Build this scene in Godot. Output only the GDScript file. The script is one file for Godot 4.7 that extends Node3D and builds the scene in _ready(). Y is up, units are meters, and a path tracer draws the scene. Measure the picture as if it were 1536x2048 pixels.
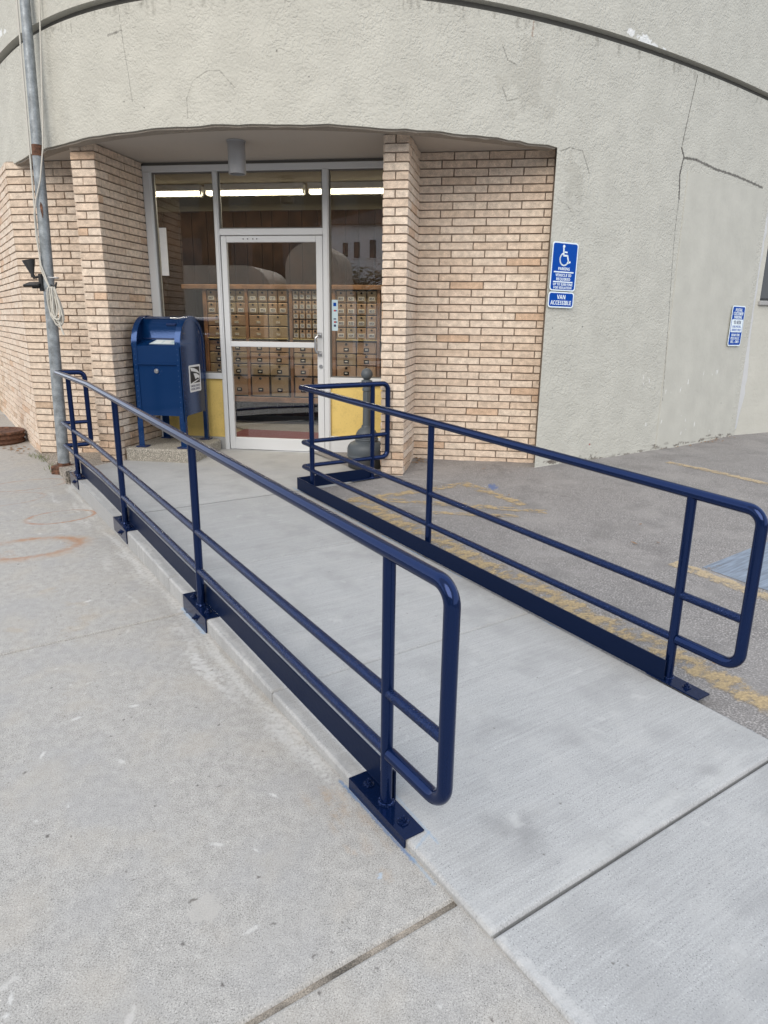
extends Node3D
# A post office entrance at the rounded corner of a stucco building: ramp with navy rails, brick bays, storefront.

var rng := RandomNumberGenerator.new()
var M := {}
var path_pts: Array[Vector2] = []
var path_len: Array[float] = []
var used_names := {}

# ------------------------------------------------------------------ naming
func numbered(called: String) -> String:
	if not used_names.has(called):
		used_names[called] = 0
		return called
	used_names[called] += 1
	return "%s_%03d" % [called, used_names[called]]

func tag(o: Node3D, label: String, category := "", group := "", kind := "") -> void:
	if label: o.set_meta("label", label)
	if category: o.set_meta("category", category)
	if group: o.set_meta("group", group)
	if kind: o.set_meta("kind", kind)

func thing(called: String, label: String, category: String, at := Vector3.ZERO, group := "", kind := "") -> Node3D:
	var o := Node3D.new()
	o.name = numbered(called)
	add_child(o)
	o.position = at
	tag(o, label, category, group, kind)
	return o

func part(called: String, mesh: Mesh, m: Material, parent: Node3D, at := Transform3D()) -> MeshInstance3D:
	var o := MeshInstance3D.new()
	o.name = called
	o.mesh = mesh
	o.material_override = m
	parent.add_child(o, true)
	o.transform = at
	return o

# ------------------------------------------------------------------ shapes
func mb() -> SurfaceTool:
	var st := SurfaceTool.new()
	st.begin(Mesh.PRIMITIVE_TRIANGLES)
	return st

func fin(st: SurfaceTool) -> ArrayMesh:
	return st.commit()

func vtx(st: SurfaceTool, p: Vector3, n: Vector3, uv := Vector2.ZERO, uv2 := Vector2.ZERO) -> void:
	st.set_normal(n)
	st.set_uv(uv)
	st.set_uv2(uv2)
	st.add_vertex(p)

# corners counter-clockwise as seen from outside
func quad(st: SurfaceTool, a: Vector3, b: Vector3, c: Vector3, d: Vector3, uvs := []) -> void:
	var n := (b - a).cross(c - a)
	if n.length() < 1e-12:
		n = (c - a).cross(d - a)
	n = n.normalized()
	var u: Array = uvs if uvs.size() == 4 else [Vector2(0, 0), Vector2((b - a).length(), 0), Vector2((b - a).length(), (d - a).length()), Vector2(0, (d - a).length())]
	vtx(st, a, n, u[0]); vtx(st, c, n, u[2]); vtx(st, b, n, u[1])
	vtx(st, a, n, u[0]); vtx(st, d, n, u[3]); vtx(st, c, n, u[2])

func quad_n(st: SurfaceTool, a: Vector3, b: Vector3, c: Vector3, d: Vector3, na: Vector3, nb: Vector3, nc: Vector3, nd: Vector3, ua := Vector2.ZERO, ub := Vector2.ZERO, uc := Vector2.ZERO, ud := Vector2.ZERO) -> void:
	vtx(st, a, na, ua); vtx(st, c, nc, uc); vtx(st, b, nb, ub)
	vtx(st, a, na, ua); vtx(st, d, nd, ud); vtx(st, c, nc, uc)

func tri(st: SurfaceTool, a: Vector3, b: Vector3, c: Vector3) -> void:
	var n := (b - a).cross(c - a).normalized()
	vtx(st, a, n, Vector2(a.x, a.z)); vtx(st, c, n, Vector2(c.x, c.z)); vtx(st, b, n, Vector2(b.x, b.z))

# box in a frame: o is one corner, x y z its edge vectors (right handed)
func box_e(st: SurfaceTool, o: Vector3, x: Vector3, y: Vector3, z: Vector3) -> void:
	if x.cross(y).dot(z) < 0.0:
		o += x
		x = -x
	var p := [o, o + x, o + x + y, o + y, o + z, o + x + z, o + x + y + z, o + y + z]
	quad(st, p[4], p[5], p[6], p[7])
	quad(st, p[1], p[0], p[3], p[2])
	quad(st, p[5], p[1], p[2], p[6])
	quad(st, p[0], p[4], p[7], p[3])
	quad(st, p[7], p[6], p[2], p[3])
	quad(st, p[0], p[1], p[5], p[4])

func box(st: SurfaceTool, lo: Vector3, hi: Vector3) -> void:
	box_e(st, lo, Vector3(hi.x - lo.x, 0, 0), Vector3(0, hi.y - lo.y, 0), Vector3(0, 0, hi.z - lo.z))

# box with chamfered edges, axis aligned in the frame (o centre, half sizes along unit axes)
func cbox_e(st: SurfaceTool, c: Vector3, ax: Vector3, ay: Vector3, az: Vector3, h: Vector3, b: float) -> void:
	b = minf(b, minf(h.x, minf(h.y, h.z)) * 0.9)
	if ax.cross(ay).dot(az) < 0.0: az = -az
	var P := func(x: float, y: float, z: float) -> Vector3: return c + ax * x + ay * y + az * z
	var X := h.x; var Y := h.y; var Z := h.z
	var x := X - b; var y := Y - b; var z := Z - b
	quad(st, P.call(-x, -y, Z), P.call(x, -y, Z), P.call(x, y, Z), P.call(-x, y, Z))
	quad(st, P.call(x, -y, -Z), P.call(-x, -y, -Z), P.call(-x, y, -Z), P.call(x, y, -Z))
	quad(st, P.call(X, -y, z), P.call(X, -y, -z), P.call(X, y, -z), P.call(X, y, z))
	quad(st, P.call(-X, -y, -z), P.call(-X, -y, z), P.call(-X, y, z), P.call(-X, y, -z))
	quad(st, P.call(-x, Y, z), P.call(x, Y, z), P.call(x, Y, -z), P.call(-x, Y, -z))
	quad(st, P.call(-x, -Y, -z), P.call(x, -Y, -z), P.call(x, -Y, z), P.call(-x, -Y, z))
	for s in [-1.0, 1.0]:
		for t in [-1.0, 1.0]:
			edge(st, P.call(s * X, -y, t * z), P.call(s * X, y, t * z), P.call(s * x, y, t * Z), P.call(s * x, -y, t * Z), ax * s + az * t)
			edge(st, P.call(-x, s * Y, t * z), P.call(x, s * Y, t * z), P.call(x, s * y, t * Z), P.call(-x, s * y, t * Z), ay * s + az * t)
			edge(st, P.call(s * X, t * y, -z), P.call(s * X, t * y, z), P.call(s * x, t * Y, z), P.call(s * x, t * Y, -z), ax * s + ay * t)
			for w in [-1.0, 1.0]:
				face3(st, P.call(s * X, t * y, w * z), P.call(s * x, t * Y, w * z), P.call(s * x, t * y, w * Z), ax * s + ay * t + az * w)

func edge(st: SurfaceTool, a: Vector3, b: Vector3, c: Vector3, d: Vector3, out: Vector3) -> void:
	if (b - a).cross(c - a).dot(out) > 0.0:
		quad(st, a, b, c, d)
	else:
		quad(st, d, c, b, a)

func face3(st: SurfaceTool, a: Vector3, b: Vector3, c: Vector3, out: Vector3) -> void:
	if (b - a).cross(c - a).dot(out) > 0.0:
		tri(st, a, b, c)
	else:
		tri(st, a, c, b)

func cbox(st: SurfaceTool, lo: Vector3, hi: Vector3, b := 0.004) -> void:
	cbox_e(st, (lo + hi) / 2, Vector3.RIGHT, Vector3.UP, Vector3.BACK, (hi - lo) / 2, b)

# round bar through points; radius may be a number or one number per point
func tube(st: SurfaceTool, pts: Array, radius, seg := 16, caps := true) -> void:
	var n := pts.size()
	var rings := []
	var nr := []
	var t0: Vector3 = (pts[1] - pts[0]).normalized()
	var up := Vector3.UP if absf(t0.y) < 0.95 else Vector3.RIGHT
	var u := (up - t0 * up.dot(t0)).normalized()
	var dist := 0.0
	var ds := []
	for i in n:
		var t: Vector3
		if i == 0: t = t0
		elif i == n - 1: t = (pts[n - 1] - pts[n - 2]).normalized()
		else: t = ((pts[i] - pts[i - 1]).normalized() + (pts[i + 1] - pts[i]).normalized()).normalized()
		u = (u - t * u.dot(t)).normalized()
		var v := t.cross(u)
		var r: float = radius[i] if radius is Array else radius
		if i > 0: dist += (pts[i] - pts[i - 1]).length()
		ds.append(dist)
		var ring := []
		var rn := []
		for k in seg + 1:
			var a := TAU * k / seg
			var d := u * cos(a) + v * sin(a)
			ring.append(pts[i] + d * r)
			rn.append(d)
		rings.append(ring)
		nr.append(rn)
	for i in n - 1:
		for k in seg:
			quad_n(st, rings[i][k], rings[i][k + 1], rings[i + 1][k + 1], rings[i + 1][k], nr[i][k], nr[i][k + 1], nr[i + 1][k + 1], nr[i + 1][k], Vector2(float(k) / seg, ds[i]), Vector2(float(k + 1) / seg, ds[i]), Vector2(float(k + 1) / seg, ds[i + 1]), Vector2(float(k) / seg, ds[i + 1]))
	if caps:
		for k in seg:
			tri(st, pts[0], rings[0][k + 1], rings[0][k])
			tri(st, pts[n - 1], rings[n - 1][k], rings[n - 1][k + 1])

# points of a path with its corners rounded to radius r
func rounded(pts: Array, r: float, steps := 6) -> Array:
	var out := [pts[0]]
	for i in range(1, pts.size() - 1):
		var a: Vector3 = (pts[i - 1] - pts[i]).normalized()
		var b: Vector3 = (pts[i + 1] - pts[i]).normalized()
		var ang := a.angle_to(b)
		if ang > PI - 0.02:
			out.append(pts[i])
			continue
		var d := r / tan(ang / 2)
		d = minf(d, 0.48 * minf((pts[i - 1] - pts[i]).length(), (pts[i + 1] - pts[i]).length()))
		var rr := d * tan(ang / 2)
		var c: Vector3 = pts[i] + (a + b).normalized() * (rr / sin(ang / 2))
		var p0: Vector3 = pts[i] + a * d - c
		var p1: Vector3 = pts[i] + b * d - c
		for k in steps + 1:
			out.append(c + p0.slerp(p1, float(k) / steps))
	out.append(pts[-1])
	return out

# profile: array of Vector2(radius, height), turned about y; normals from the profile
func lathe(st: SurfaceTool, prof: Array, seg := 32, at := Vector3.ZERO) -> void:
	for i in prof.size() - 1:
		var a: Vector2 = prof[i]
		var b: Vector2 = prof[i + 1]
		if (b - a).length() < 1e-6: continue
		var d := (b - a).normalized()
		var n2 := Vector2(d.y, -d.x)
		var na := n2
		var nb := n2
		if i > 0 and (a - prof[i - 1]).length() > 1e-6:
			var dp: Vector2 = (a - prof[i - 1]).normalized()
			if dp.dot(d) > 0.75: na = (Vector2(dp.y, -dp.x) + n2).normalized()
		if i < prof.size() - 2 and (prof[i + 2] - b).length() > 1e-6:
			var dn: Vector2 = (prof[i + 2] - b).normalized()
			if dn.dot(d) > 0.75: nb = (Vector2(dn.y, -dn.x) + n2).normalized()
		for k in seg:
			var t0 := TAU * k / seg
			var t1 := TAU * (k + 1) / seg
			var e0 := Vector3(cos(t0), 0, sin(t0))
			var e1 := Vector3(cos(t1), 0, sin(t1))
			var up := Vector3.UP
			quad_n(st, at + e0 * a.x + up * a.y, at + e0 * b.x + up * b.y, at + e1 * b.x + up * b.y, at + e1 * a.x + up * a.y,
				e0 * na.x + up * na.y, e0 * nb.x + up * nb.y, e1 * nb.x + up * nb.y, e1 * na.x + up * na.y,
				Vector2(t0 / TAU, a.y), Vector2(t0 / TAU, b.y), Vector2(t1 / TAU, b.y), Vector2(t1 / TAU, a.y))

# flat polygon (Vector2 list in the frame o, x, y) extruded by depth along z = x cross y, front at +depth
func prism(st: SurfaceTool, poly: PackedVector2Array, o: Vector3, x: Vector3, y: Vector3, depth: float, back := true) -> void:
	var z := x.cross(y).normalized()
	if depth < 0.0:
		o += z * depth
		depth = -depth
	var p := poly
	if not Geometry2D.is_polygon_clockwise(p):
		pass
	else:
		p = p.duplicate()
		p.reverse()
	var idx := Geometry2D.triangulate_polygon(p)
	for i in range(0, idx.size(), 3):
		var a := o + x * p[idx[i]].x + y * p[idx[i]].y
		var b := o + x * p[idx[i + 1]].x + y * p[idx[i + 1]].y
		var c := o + x * p[idx[i + 2]].x + y * p[idx[i + 2]].y
		face3(st, a + z * depth, b + z * depth, c + z * depth, z)
		if back: face3(st, a, b, c, -z)
	for i in p.size():
		var a := o + x * p[i].x + y * p[i].y
		var j := (i + 1) % p.size()
		var b := o + x * p[j].x + y * p[j].y
		quad(st, a, b, b + z * depth, a + z * depth)

func round_rect(w: float, h: float, r: float, steps := 5) -> PackedVector2Array:
	var out := PackedVector2Array()
	for q in 4:
		var c := Vector2((w / 2 - r) * (1 if q == 0 or q == 3 else -1), (h / 2 - r) * (1 if q < 2 else -1))
		for k in steps + 1:
			var a := PI / 2 * (q + float(k) / steps)
			out.append(c + Vector2(cos(a), sin(a)) * r)
	return out

# ------------------------------------------------------------------ textures
func nz(sd: int, freq: float, oct := 3, kind := FastNoiseLite.TYPE_SIMPLEX_SMOOTH) -> FastNoiseLite:
	var n := FastNoiseLite.new()
	n.seed = sd
	n.noise_type = kind
	n.frequency = freq
	n.fractal_octaves = oct
	return n

func nbytes(sd: int, freq: float, oct: int, size: int, kind := FastNoiseLite.TYPE_SIMPLEX_SMOOTH, warp := 0.0) -> PackedByteArray:
	var n := nz(sd, freq, oct, kind)
	if warp > 0.0:
		n.domain_warp_enabled = true
		n.domain_warp_amplitude = warp
		n.domain_warp_frequency = freq * 0.7
	var im := n.get_seamless_image(size, size, false, false, 0.15, true)
	im.convert(Image.FORMAT_L8)
	return im.get_data()

func tex_of(im: Image) -> ImageTexture:
	return ImageTexture.create_from_image(im)

# colour texture from a base colour, a soft variation, a fine grain and sparse specks
func grain_tex(size: int, base: Color, soft: PackedByteArray, fine: PackedByteArray, soft_amt: float, fine_amt: float, spec_dark := 0.0, spec_light := 0.0, sd := 1) -> ImageTexture:
	var r := RandomNumberGenerator.new()
	r.seed = sd
	var out := PackedByteArray()
	out.resize(size * size * 3)
	var br := base.r * 255.0; var bg := base.g * 255.0; var bb := base.b * 255.0
	for i in size * size:
		var k := 1.0 + (soft[i] - 128) / 128.0 * soft_amt + (fine[i] - 128) / 128.0 * fine_amt
		var q := r.randf()
		if q < spec_dark: k *= 0.62
		elif q > 1.0 - spec_light: k *= 1.22
		out[i * 3] = clampi(int(br * k), 0, 255)
		out[i * 3 + 1] = clampi(int(bg * k), 0, 255)
		out[i * 3 + 2] = clampi(int(bb * k), 0, 255)
	return tex_of(Image.create_from_data(size, size, false, Image.FORMAT_RGB8, out))

func height_tex(size: int, a: PackedByteArray, b: PackedByteArray, wa: float, wb: float) -> ImageTexture:
	var out := PackedByteArray()
	out.resize(size * size)
	for i in size * size:
		out[i] = clampi(int(a[i] * wa + b[i] * wb), 0, 255)
	return tex_of(Image.create_from_data(size, size, false, Image.FORMAT_L8, out))

func paint(c: Color, rough := 0.5, metal := 0.0) -> StandardMaterial3D:
	var m := StandardMaterial3D.new()
	m.albedo_color = c
	m.roughness = rough
	m.metallic = metal
	return m

func tri_uv(m: StandardMaterial3D, scale: float, world := true) -> void:
	m.uv1_triplanar = true
	m.uv1_world_triplanar = world
	m.uv1_scale = Vector3.ONE * scale

func relief(m: StandardMaterial3D, t: Texture2D, cm: float) -> void:
	m.heightmap_enabled = true
	m.heightmap_texture = t
	m.heightmap_scale = cm

# painter of stains on a clear sheet; coordinates in metres
class Stains:
	var im: Image
	var w: int
	var h: int
	var sx: float
	var sy: float
	var ox: float
	var oy: float
	var n := FastNoiseLite.new()
	func _init(pw: int, ph: int, x0: float, y0: float, x1: float, y1: float, sd: int) -> void:
		w = pw; h = ph; ox = x0; oy = y0
		sx = pw / (x1 - x0); sy = ph / (y1 - y0)
		im = Image.create(pw, ph, false, Image.FORMAT_RGBA8)
		im.fill(Color(0.5, 0.5, 0.5, 0))
		n.seed = sd
		n.fractal_octaves = 4
		n.frequency = 1.0
	func put(px: int, py: int, c: Color, a: float) -> void:
		var o := im.get_pixel(px, py)
		var na := a + o.a * (1.0 - a)
		if na <= 0.002: return
		var k := a / na
		im.set_pixel(px, py, Color(lerpf(o.r, c.r, k), lerpf(o.g, c.g, k), lerpf(o.b, c.b, k), na))
	# blot: centre, half sizes, turn, colour, strength, raggedness, size of the rags in metres
	func blot(x: float, y: float, rx: float, ry: float, turn: float, c: Color, a: float, rag := 0.5, grain := 0.05, soft := 0.5) -> void:
		var R := maxf(rx, ry) * (1.0 + rag)
		var cs := cos(turn); var sn := sin(turn)
		for py in range(maxi(0, int((y - R - oy) * sy)), mini(h, int((y + R - oy) * sy) + 2)):
			var yy := oy + (py + 0.5) / sy - y
			for px in range(maxi(0, int((x - R - ox) * sx)), mini(w, int((x + R - ox) * sx) + 2)):
				var xx := ox + (px + 0.5) / sx - x
				var u := (xx * cs + yy * sn) / rx
				var v := (-xx * sn + yy * cs) / ry
				var d := sqrt(u * u + v * v) + n.get_noise_2d((xx + x) / grain, (yy + y) / grain) * rag
				if d < 1.0:
					put(px, py, c, a * smoothstep(1.0, 1.0 - soft, d))
	# stroke along points with a width
	func stroke(pts: Array, width: float, c: Color, a: float, rag := 0.3, grain := 0.03, soft := 0.4) -> void:
		for i in pts.size() - 1:
			var p: Vector2 = pts[i]
			var q: Vector2 = pts[i + 1]
			var lo := Vector2(minf(p.x, q.x), minf(p.y, q.y)) - Vector2.ONE * width * 1.4
			var hi := Vector2(maxf(p.x, q.x), maxf(p.y, q.y)) + Vector2.ONE * width * 1.4
			var L := maxf((q - p).length_squared(), 1e-9)
			for py in range(maxi(0, int((lo.y - oy) * sy)), mini(h, int((hi.y - oy) * sy) + 2)):
				for px in range(maxi(0, int((lo.x - ox) * sx)), mini(w, int((hi.x - ox) * sx) + 2)):
					var at := Vector2(ox + (px + 0.5) / sx, oy + (py + 0.5) / sy)
					var t := clampf((at - p).dot(q - p) / L, 0.0, 1.0)
					var d := (at - p - (q - p) * t).length() / (width / 2) + n.get_noise_2d(at.x / grain, at.y / grain) * rag
					if d < 1.0:
						put(px, py, c, a * smoothstep(1.0, 1.0 - soft, d))
	func ring(x: float, y: float, rx: float, ry: float, turn: float, width: float, c: Color, a: float, rag := 0.4) -> void:
		var R := maxf(rx, ry) * 1.4 + width
		var cs := cos(turn); var sn := sin(turn)
		for py in range(maxi(0, int((y - R - oy) * sy)), mini(h, int((y + R - oy) * sy) + 2)):
			var yy := oy + (py + 0.5) / sy - y
			for px in range(maxi(0, int((x - R - ox) * sx)), mini(w, int((x + R - ox) * sx) + 2)):
				var xx := ox + (px + 0.5) / sx - x
				var u := (xx * cs + yy * sn) / rx
				var v := (-xx * sn + yy * cs) / ry
				var e := absf(sqrt(u * u + v * v) - 1.0) * minf(rx, ry) / width
				e += n.get_noise_2d((xx + x) / 0.06, (yy + y) / 0.06) * rag
				var weak := 0.70 + 0.8 * n.get_noise_2d((xx + x) / 0.3 + 7.0, (yy + y) / 0.3)
				if e < 1.0:
					put(px, py, c, a * clampf(weak, 0.05, 1.0) * (1.0 - e))
	func mottle(c: Color, size: float, a: float, bias: float) -> void:
		for py in h:
			var y := oy + py / sy
			for px in w:
				var v := n.get_noise_2d((ox + px / sx) / size + 31.0, y / size) + bias
				if v > 0.0:
					put(px, py, c, minf(v * a * 2.0, a))
	func tex() -> ImageTexture:
		return ImageTexture.create_from_image(im)

func detail(m: StandardMaterial3D, t: Texture2D) -> void:
	m.detail_enabled = true
	m.detail_albedo = t
	m.detail_blend_mode = BaseMaterial3D.BLEND_MODE_MIX
	m.detail_uv_layer = BaseMaterial3D.DETAIL_UV_2

# ------------------------------------------------------------------ the plan
const RD := Vector3(-0.6749, 0, -0.7379)   # up the ramp
const WD := Vector3(0.7379, 0, -0.6749)    # across the ramp, to the right

func sw(s: float, w: float, y: float) -> Vector3:
	return RD * s + WD * w + Vector3(0, y, 0)

func ramp_y(s: float, w := 1.8) -> float:
	var y := 0.06 + 0.04 * (minf(s, 5.6) - 1.56)
	if s > 5.6: y += 0.012 * (s - 5.6)
	if s < 0.4: y = 0.0136
	return y + 0.008 * maxf(w - 2.2, 0.0) * clampf((s - 4.0) / 1.5, 0, 1)

func walk_y(p: Vector3) -> float:
	return -0.015 * p.z - 0.004 * p.x

func lot_y(p: Vector3) -> float:
	return maxf(0.03 + 0.058 * (minf(-p.z, 6.9) - 2.95), -0.02)

func build_path() -> void:
	var raw := [Vector2(-7.9, -9.64), Vector2(-6.4, -8.31), Vector2(-5.205, -7.247), Vector2(-4.936, -7.008), Vector2(-4.673, -6.774), Vector2(-4.404, -6.548), Vector2(-4.122, -6.337), Vector2(-3.824, -6.147), Vector2(-3.508, -5.984), Vector2(-3.177, -5.853), Vector2(-2.833, -5.757), Vector2(-2.48, -5.698), Vector2(-2.122, -5.678), Vector2(-1.765, -5.695), Vector2(-1.413, -5.748), Vector2(-1.068, -5.835), Vector2(-0.734, -5.951), Vector2(-0.411, -6.094), Vector2(-0.1, -6.259), Vector2(0.199, -6.443), Vector2(0.489, -6.644), Vector2(0.773, -6.86), Vector2(1.053, -7.089), Vector2(1.333, -7.334), Vector2(1.618, -7.594), Vector2(1.912, -7.875), Vector2(2.218, -8.18), Vector2(2.539, -8.515), Vector2(3.09, -9.11)]
	for i in raw.size() - 1:
		var p0: Vector2 = raw[maxi(i - 1, 0)]
		var p3: Vector2 = raw[mini(i + 2, raw.size() - 1)]
		for k in 4:
			var t := k / 4.0
			path_pts.append(raw[i].cubic_interpolate(raw[i + 1], p0, p3, t))
	path_pts.append(raw[-1])
	var L := 0.0
	for i in path_pts.size():
		if i > 0: L += (path_pts[i] - path_pts[i - 1]).length()
		path_len.append(L)

# point of the facade at arc length a: [position, outward normal]
func on_path(a: float) -> Array:
	var i := clampi(path_len.bsearch(a) - 1, 0, path_pts.size() - 2)
	var t := (a - path_len[i]) / (path_len[i + 1] - path_len[i])
	var p := path_pts[i].lerp(path_pts[i + 1], t)
	var d0 := (path_pts[i + 1] - path_pts[maxi(i - 1, 0)]).normalized()
	var d1 := (path_pts[mini(i + 2, path_pts.size() - 1)] - path_pts[i]).normalized()
	var d := d0.lerp(d1, t).normalized()
	return [p, Vector2(-d.y, d.x)]

func arc_at_x(x: float) -> float:
	for i in path_pts.size() - 1:
		if path_pts[i + 1].x >= x:
			return lerpf(path_len[i], path_len[i + 1], (x - path_pts[i].x) / (path_pts[i + 1].x - path_pts[i].x))
	return path_len[-1]

func pv(a: float, y: float, off: float) -> Vector3:
	var q := on_path(a)
	return Vector3(q[0].x + q[1].x * off, y, q[0].y + q[1].y * off)

# a wall following the facade between two arc lengths, with thickness; lower edge may be ragged
func facade(st: SurfaceTool, a0: float, a1: float, y0: float, y1: float, off: float, thick: float, rows: int, rag := 0.0, skew := 0.0) -> void:
	var n := maxi(2, int((a1 - a0) / 0.1))
	var nn := nz(77, 3.0, 4)
	var Y := func(j: int, a: float) -> float:
		var y := lerpf(y0, y1, float(j) / rows)
		if j == 0 and rag > 0.0: y += nn.get_noise_1d(a * 2.2) * rag
		return y
	for i in n:
		var a := lerpf(a0, a1, float(i) / n)
		var b := lerpf(a0, a1, float(i + 1) / n)
		var na: Vector2 = on_path(a)[1]
		var nb: Vector2 = on_path(b)[1]
		var n3a := Vector3(na.x, 0, na.y)
		var n3b := Vector3(nb.x, 0, nb.y)
		for j in rows:
			var ya: float = Y.call(j, a); var yb: float = Y.call(j, b)
			var za: float = Y.call(j + 1, a); var zb: float = Y.call(j + 1, b)
			quad2(st, pv(a, ya, off), pv(b, yb, off), pv(b, zb, off), pv(a, za, off), n3a, n3b, Vector2(a, -ya), Vector2(b, -yb), Vector2(b, -zb), Vector2(a, -za))
		var ia := maxf(a, a0 + skew)
		var ib := maxf(b, a0 + skew)
		quad(st, pv(ib, y0 + 0.001, off - thick), pv(ia, y0 + 0.001, off - thick), pv(ia, y1, off - thick), pv(ib, y1, off - thick))
		quad(st, pv(a, Y.call(0, a), off), pv(ia, y0 + 0.001, off - thick), pv(ib, y0 + 0.001, off - thick), pv(b, Y.call(0, b), off))
		quad(st, pv(a, y1, off), pv(b, y1, off), pv(ib, y1, off - thick), pv(ia, y1, off - thick))
	quad(st, pv(a0 + skew, y0, off - thick), pv(a0, y0, off), pv(a0, y1, off), pv(a0 + skew, y1, off - thick))
	quad(st, pv(a1, y0, off), pv(a1, y0, off - thick), pv(a1, y1, off - thick), pv(a1, y1, off))

func wall_uv2(p: Vector2) -> Vector2:
	return Vector2((p.x - 2.0) / 12.5, (p.y + 5.2) / 5.2)

func quad2(st: SurfaceTool, a: Vector3, b: Vector3, c: Vector3, d: Vector3, na: Vector3, nb: Vector3, ua: Vector2, ub: Vector2, uc: Vector2, ud: Vector2) -> void:
	for q in [[a, na, ua], [c, nb, uc], [b, nb, ub], [a, na, ua], [d, na, ud], [c, nb, uc]]:
		vtx(st, q[0], q[1], q[2] / 1.3, wall_uv2(q[2]))

# ------------------------------------------------------------------ materials
func lin(r: float, g: float, b: float) -> Color:
	return Color(r, g, b).linear_to_srgb()

func make_materials() -> void:
	var soft := nbytes(3, 0.006, 4, 512)
	var mid := nbytes(4, 0.03, 4, 512)
	var fine := nbytes(5, 0.34, 2, 512)
	var cell := nbytes(6, 0.16, 2, 512, FastNoiseLite.TYPE_CELLULAR)
	# old pavement concrete: sandy, pitted
	var m := StandardMaterial3D.new()
	m.albedo_texture = grain_tex(512, lin(0.368, 0.352, 0.328), mid, fine, 0.06, 0.22, 0.035, 0.014, 11)
	m.roughness = 0.93
	relief(m, height_tex(512, fine, mid, 0.7, 0.3), 0.12)
	M.old_concrete = m
	# new ramp concrete, broomed across
	var broom := nz(21, 0.02, 3)
	var bb := PackedByteArray()
	bb.resize(512 * 512)
	for y in 512:
		for x in 512:
			# x runs up the ramp, y across it: streaks run across
			var v := broom.get_noise_3d(cos(TAU * x / 512.0) * 900.0, sin(TAU * x / 512.0) * 900.0, 40.0 * sin(TAU * y / 512.0))
			bb[y * 512 + x] = clampi(int(128 + 118 * v), 0, 255)
	m = StandardMaterial3D.new()
	m.albedo_texture = grain_tex(512, lin(0.375, 0.376, 0.374), bb, fine, 0.07, 0.13, 0.012, 0.006, 12)
	m.roughness = 0.9
	relief(m, height_tex(512, bb, fine, 0.7, 0.3), 0.06)
	M.new_concrete = m
	# asphalt: grey, worn, stony
	m = StandardMaterial3D.new()
	m.albedo_texture = grain_tex(512, lin(0.25, 0.236, 0.228), mid, cell, 0.08, 0.34, 0.04, 0.03, 13)
	m.roughness = 0.95
	relief(m, height_tex(512, cell, fine, 0.5, 0.5), 0.22)
	M.asphalt = m
	# street asphalt outside the view
	M.street = paint(lin(0.11, 0.11, 0.112), 0.95)
	# stucco
	var lump := nbytes(31, 0.095, 3, 512, FastNoiseLite.TYPE_SIMPLEX_SMOOTH, 9.0)
	var lump2 := nbytes(32, 0.05, 5, 512, FastNoiseLite.TYPE_PERLIN, 16.0)
	var lump3 := nbytes(33, 0.009, 3, 512)
	var ridge := PackedByteArray()
	ridge.resize(512 * 512)
	for i in 512 * 512:
		var v := lump[i] / 255.0
		var w := lump2[i] / 255.0
		var r := smoothstep(0.40, 0.56, v) * 0.5 + smoothstep(0.44, 0.56, w) * 0.5
		var k := smoothstep(0.30, 0.62, lump3[i] / 255.0)
		ridge[i] = int(255 * clampf(lerpf(0.5 + (r - 0.5) * 0.62, r, k), 0, 1))
	m = StandardMaterial3D.new()
	m.albedo_texture = grain_tex(512, lin(0.51, 0.502, 0.452), soft, fine, 0.03, 0.04, 0.002, 0.0, 14)
	m.roughness = 0.82
	m.metallic_specular = 0.35
	relief(m, height_tex(512, ridge, fine, 0.85, 0.15), 0.46)
	M.stucco = m
	m = m.duplicate()
	relief(m, height_tex(512, mid, lump2, 0.4, 0.4), 0.25)
	M.smooth_stucco = m
	M.stucco_plain = paint(lin(0.45, 0.44, 0.39), 0.85)
	m = paint(lin(0.30, 0.265, 0.225), 0.95)
	relief(m, tex_of(Image.create_from_data(512, 512, false, Image.FORMAT_L8, mid)), 1.0)
	tri_uv(m, 2.0)
	M.raw_edge = m
	M.soffit = paint(lin(0.46, 0.42, 0.375), 0.8)
	M.groove = paint(lin(0.15, 0.145, 0.135), 0.8)
	# brick tones
	var rock := height_tex(512, mid, fine, 0.65, 0.35)
	var tones := [lin(0.69, 0.57, 0.462), lin(0.715, 0.60, 0.49), lin(0.68, 0.55, 0.44), lin(0.70, 0.585, 0.48), lin(0.645, 0.515, 0.405), lin(0.61, 0.44, 0.315), lin(0.50, 0.375, 0.275), lin(0.56, 0.45, 0.35)]
	var bt := []
	for i in tones.size():
		m = StandardMaterial3D.new()
		m.albedo_texture = grain_tex(256, tones[i], nbytes(40 + i, 0.02, 4, 256), nbytes(50 + i, 0.16, 2, 256), 0.10, 0.12, 0.012, 0.0, 60 + i)
		m.roughness = 0.9
		relief(m, rock, 0.55)
		tri_uv(m, 2.6)
		bt.append(m)
	M.bricks = bt
	m = paint(lin(0.21, 0.165, 0.13), 0.97)
	relief(m, rock, 0.4)
	tri_uv(m, 3.0)
	M.mortar = m
	# navy rail paint
	var peel := tex_of(Image.create_from_data(512, 512, false, Image.FORMAT_L8, mid))
	m = paint(lin(0.0050, 0.0180, 0.076), 0.12, 0.6)
	relief(m, peel, 0.03)
	tri_uv(m, 4.0)
	M.navy = m
	m = m.duplicate()
	relief(m, peel, 0.4)
	tri_uv(m, 7.0)
	M.navy_lumpy = m
	m = paint(lin(0.0042, 0.0105, 0.036), 0.35)
	m.metallic_specular = 0.2
	relief(m, peel, 0.04)
	tri_uv(m, 3.0)
	M.navy_plate = m
	# mailbox blue
	m = paint(lin(0.005, 0.037, 0.135), 0.15, 0.4)
	relief(m, peel, 0.02)
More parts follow.
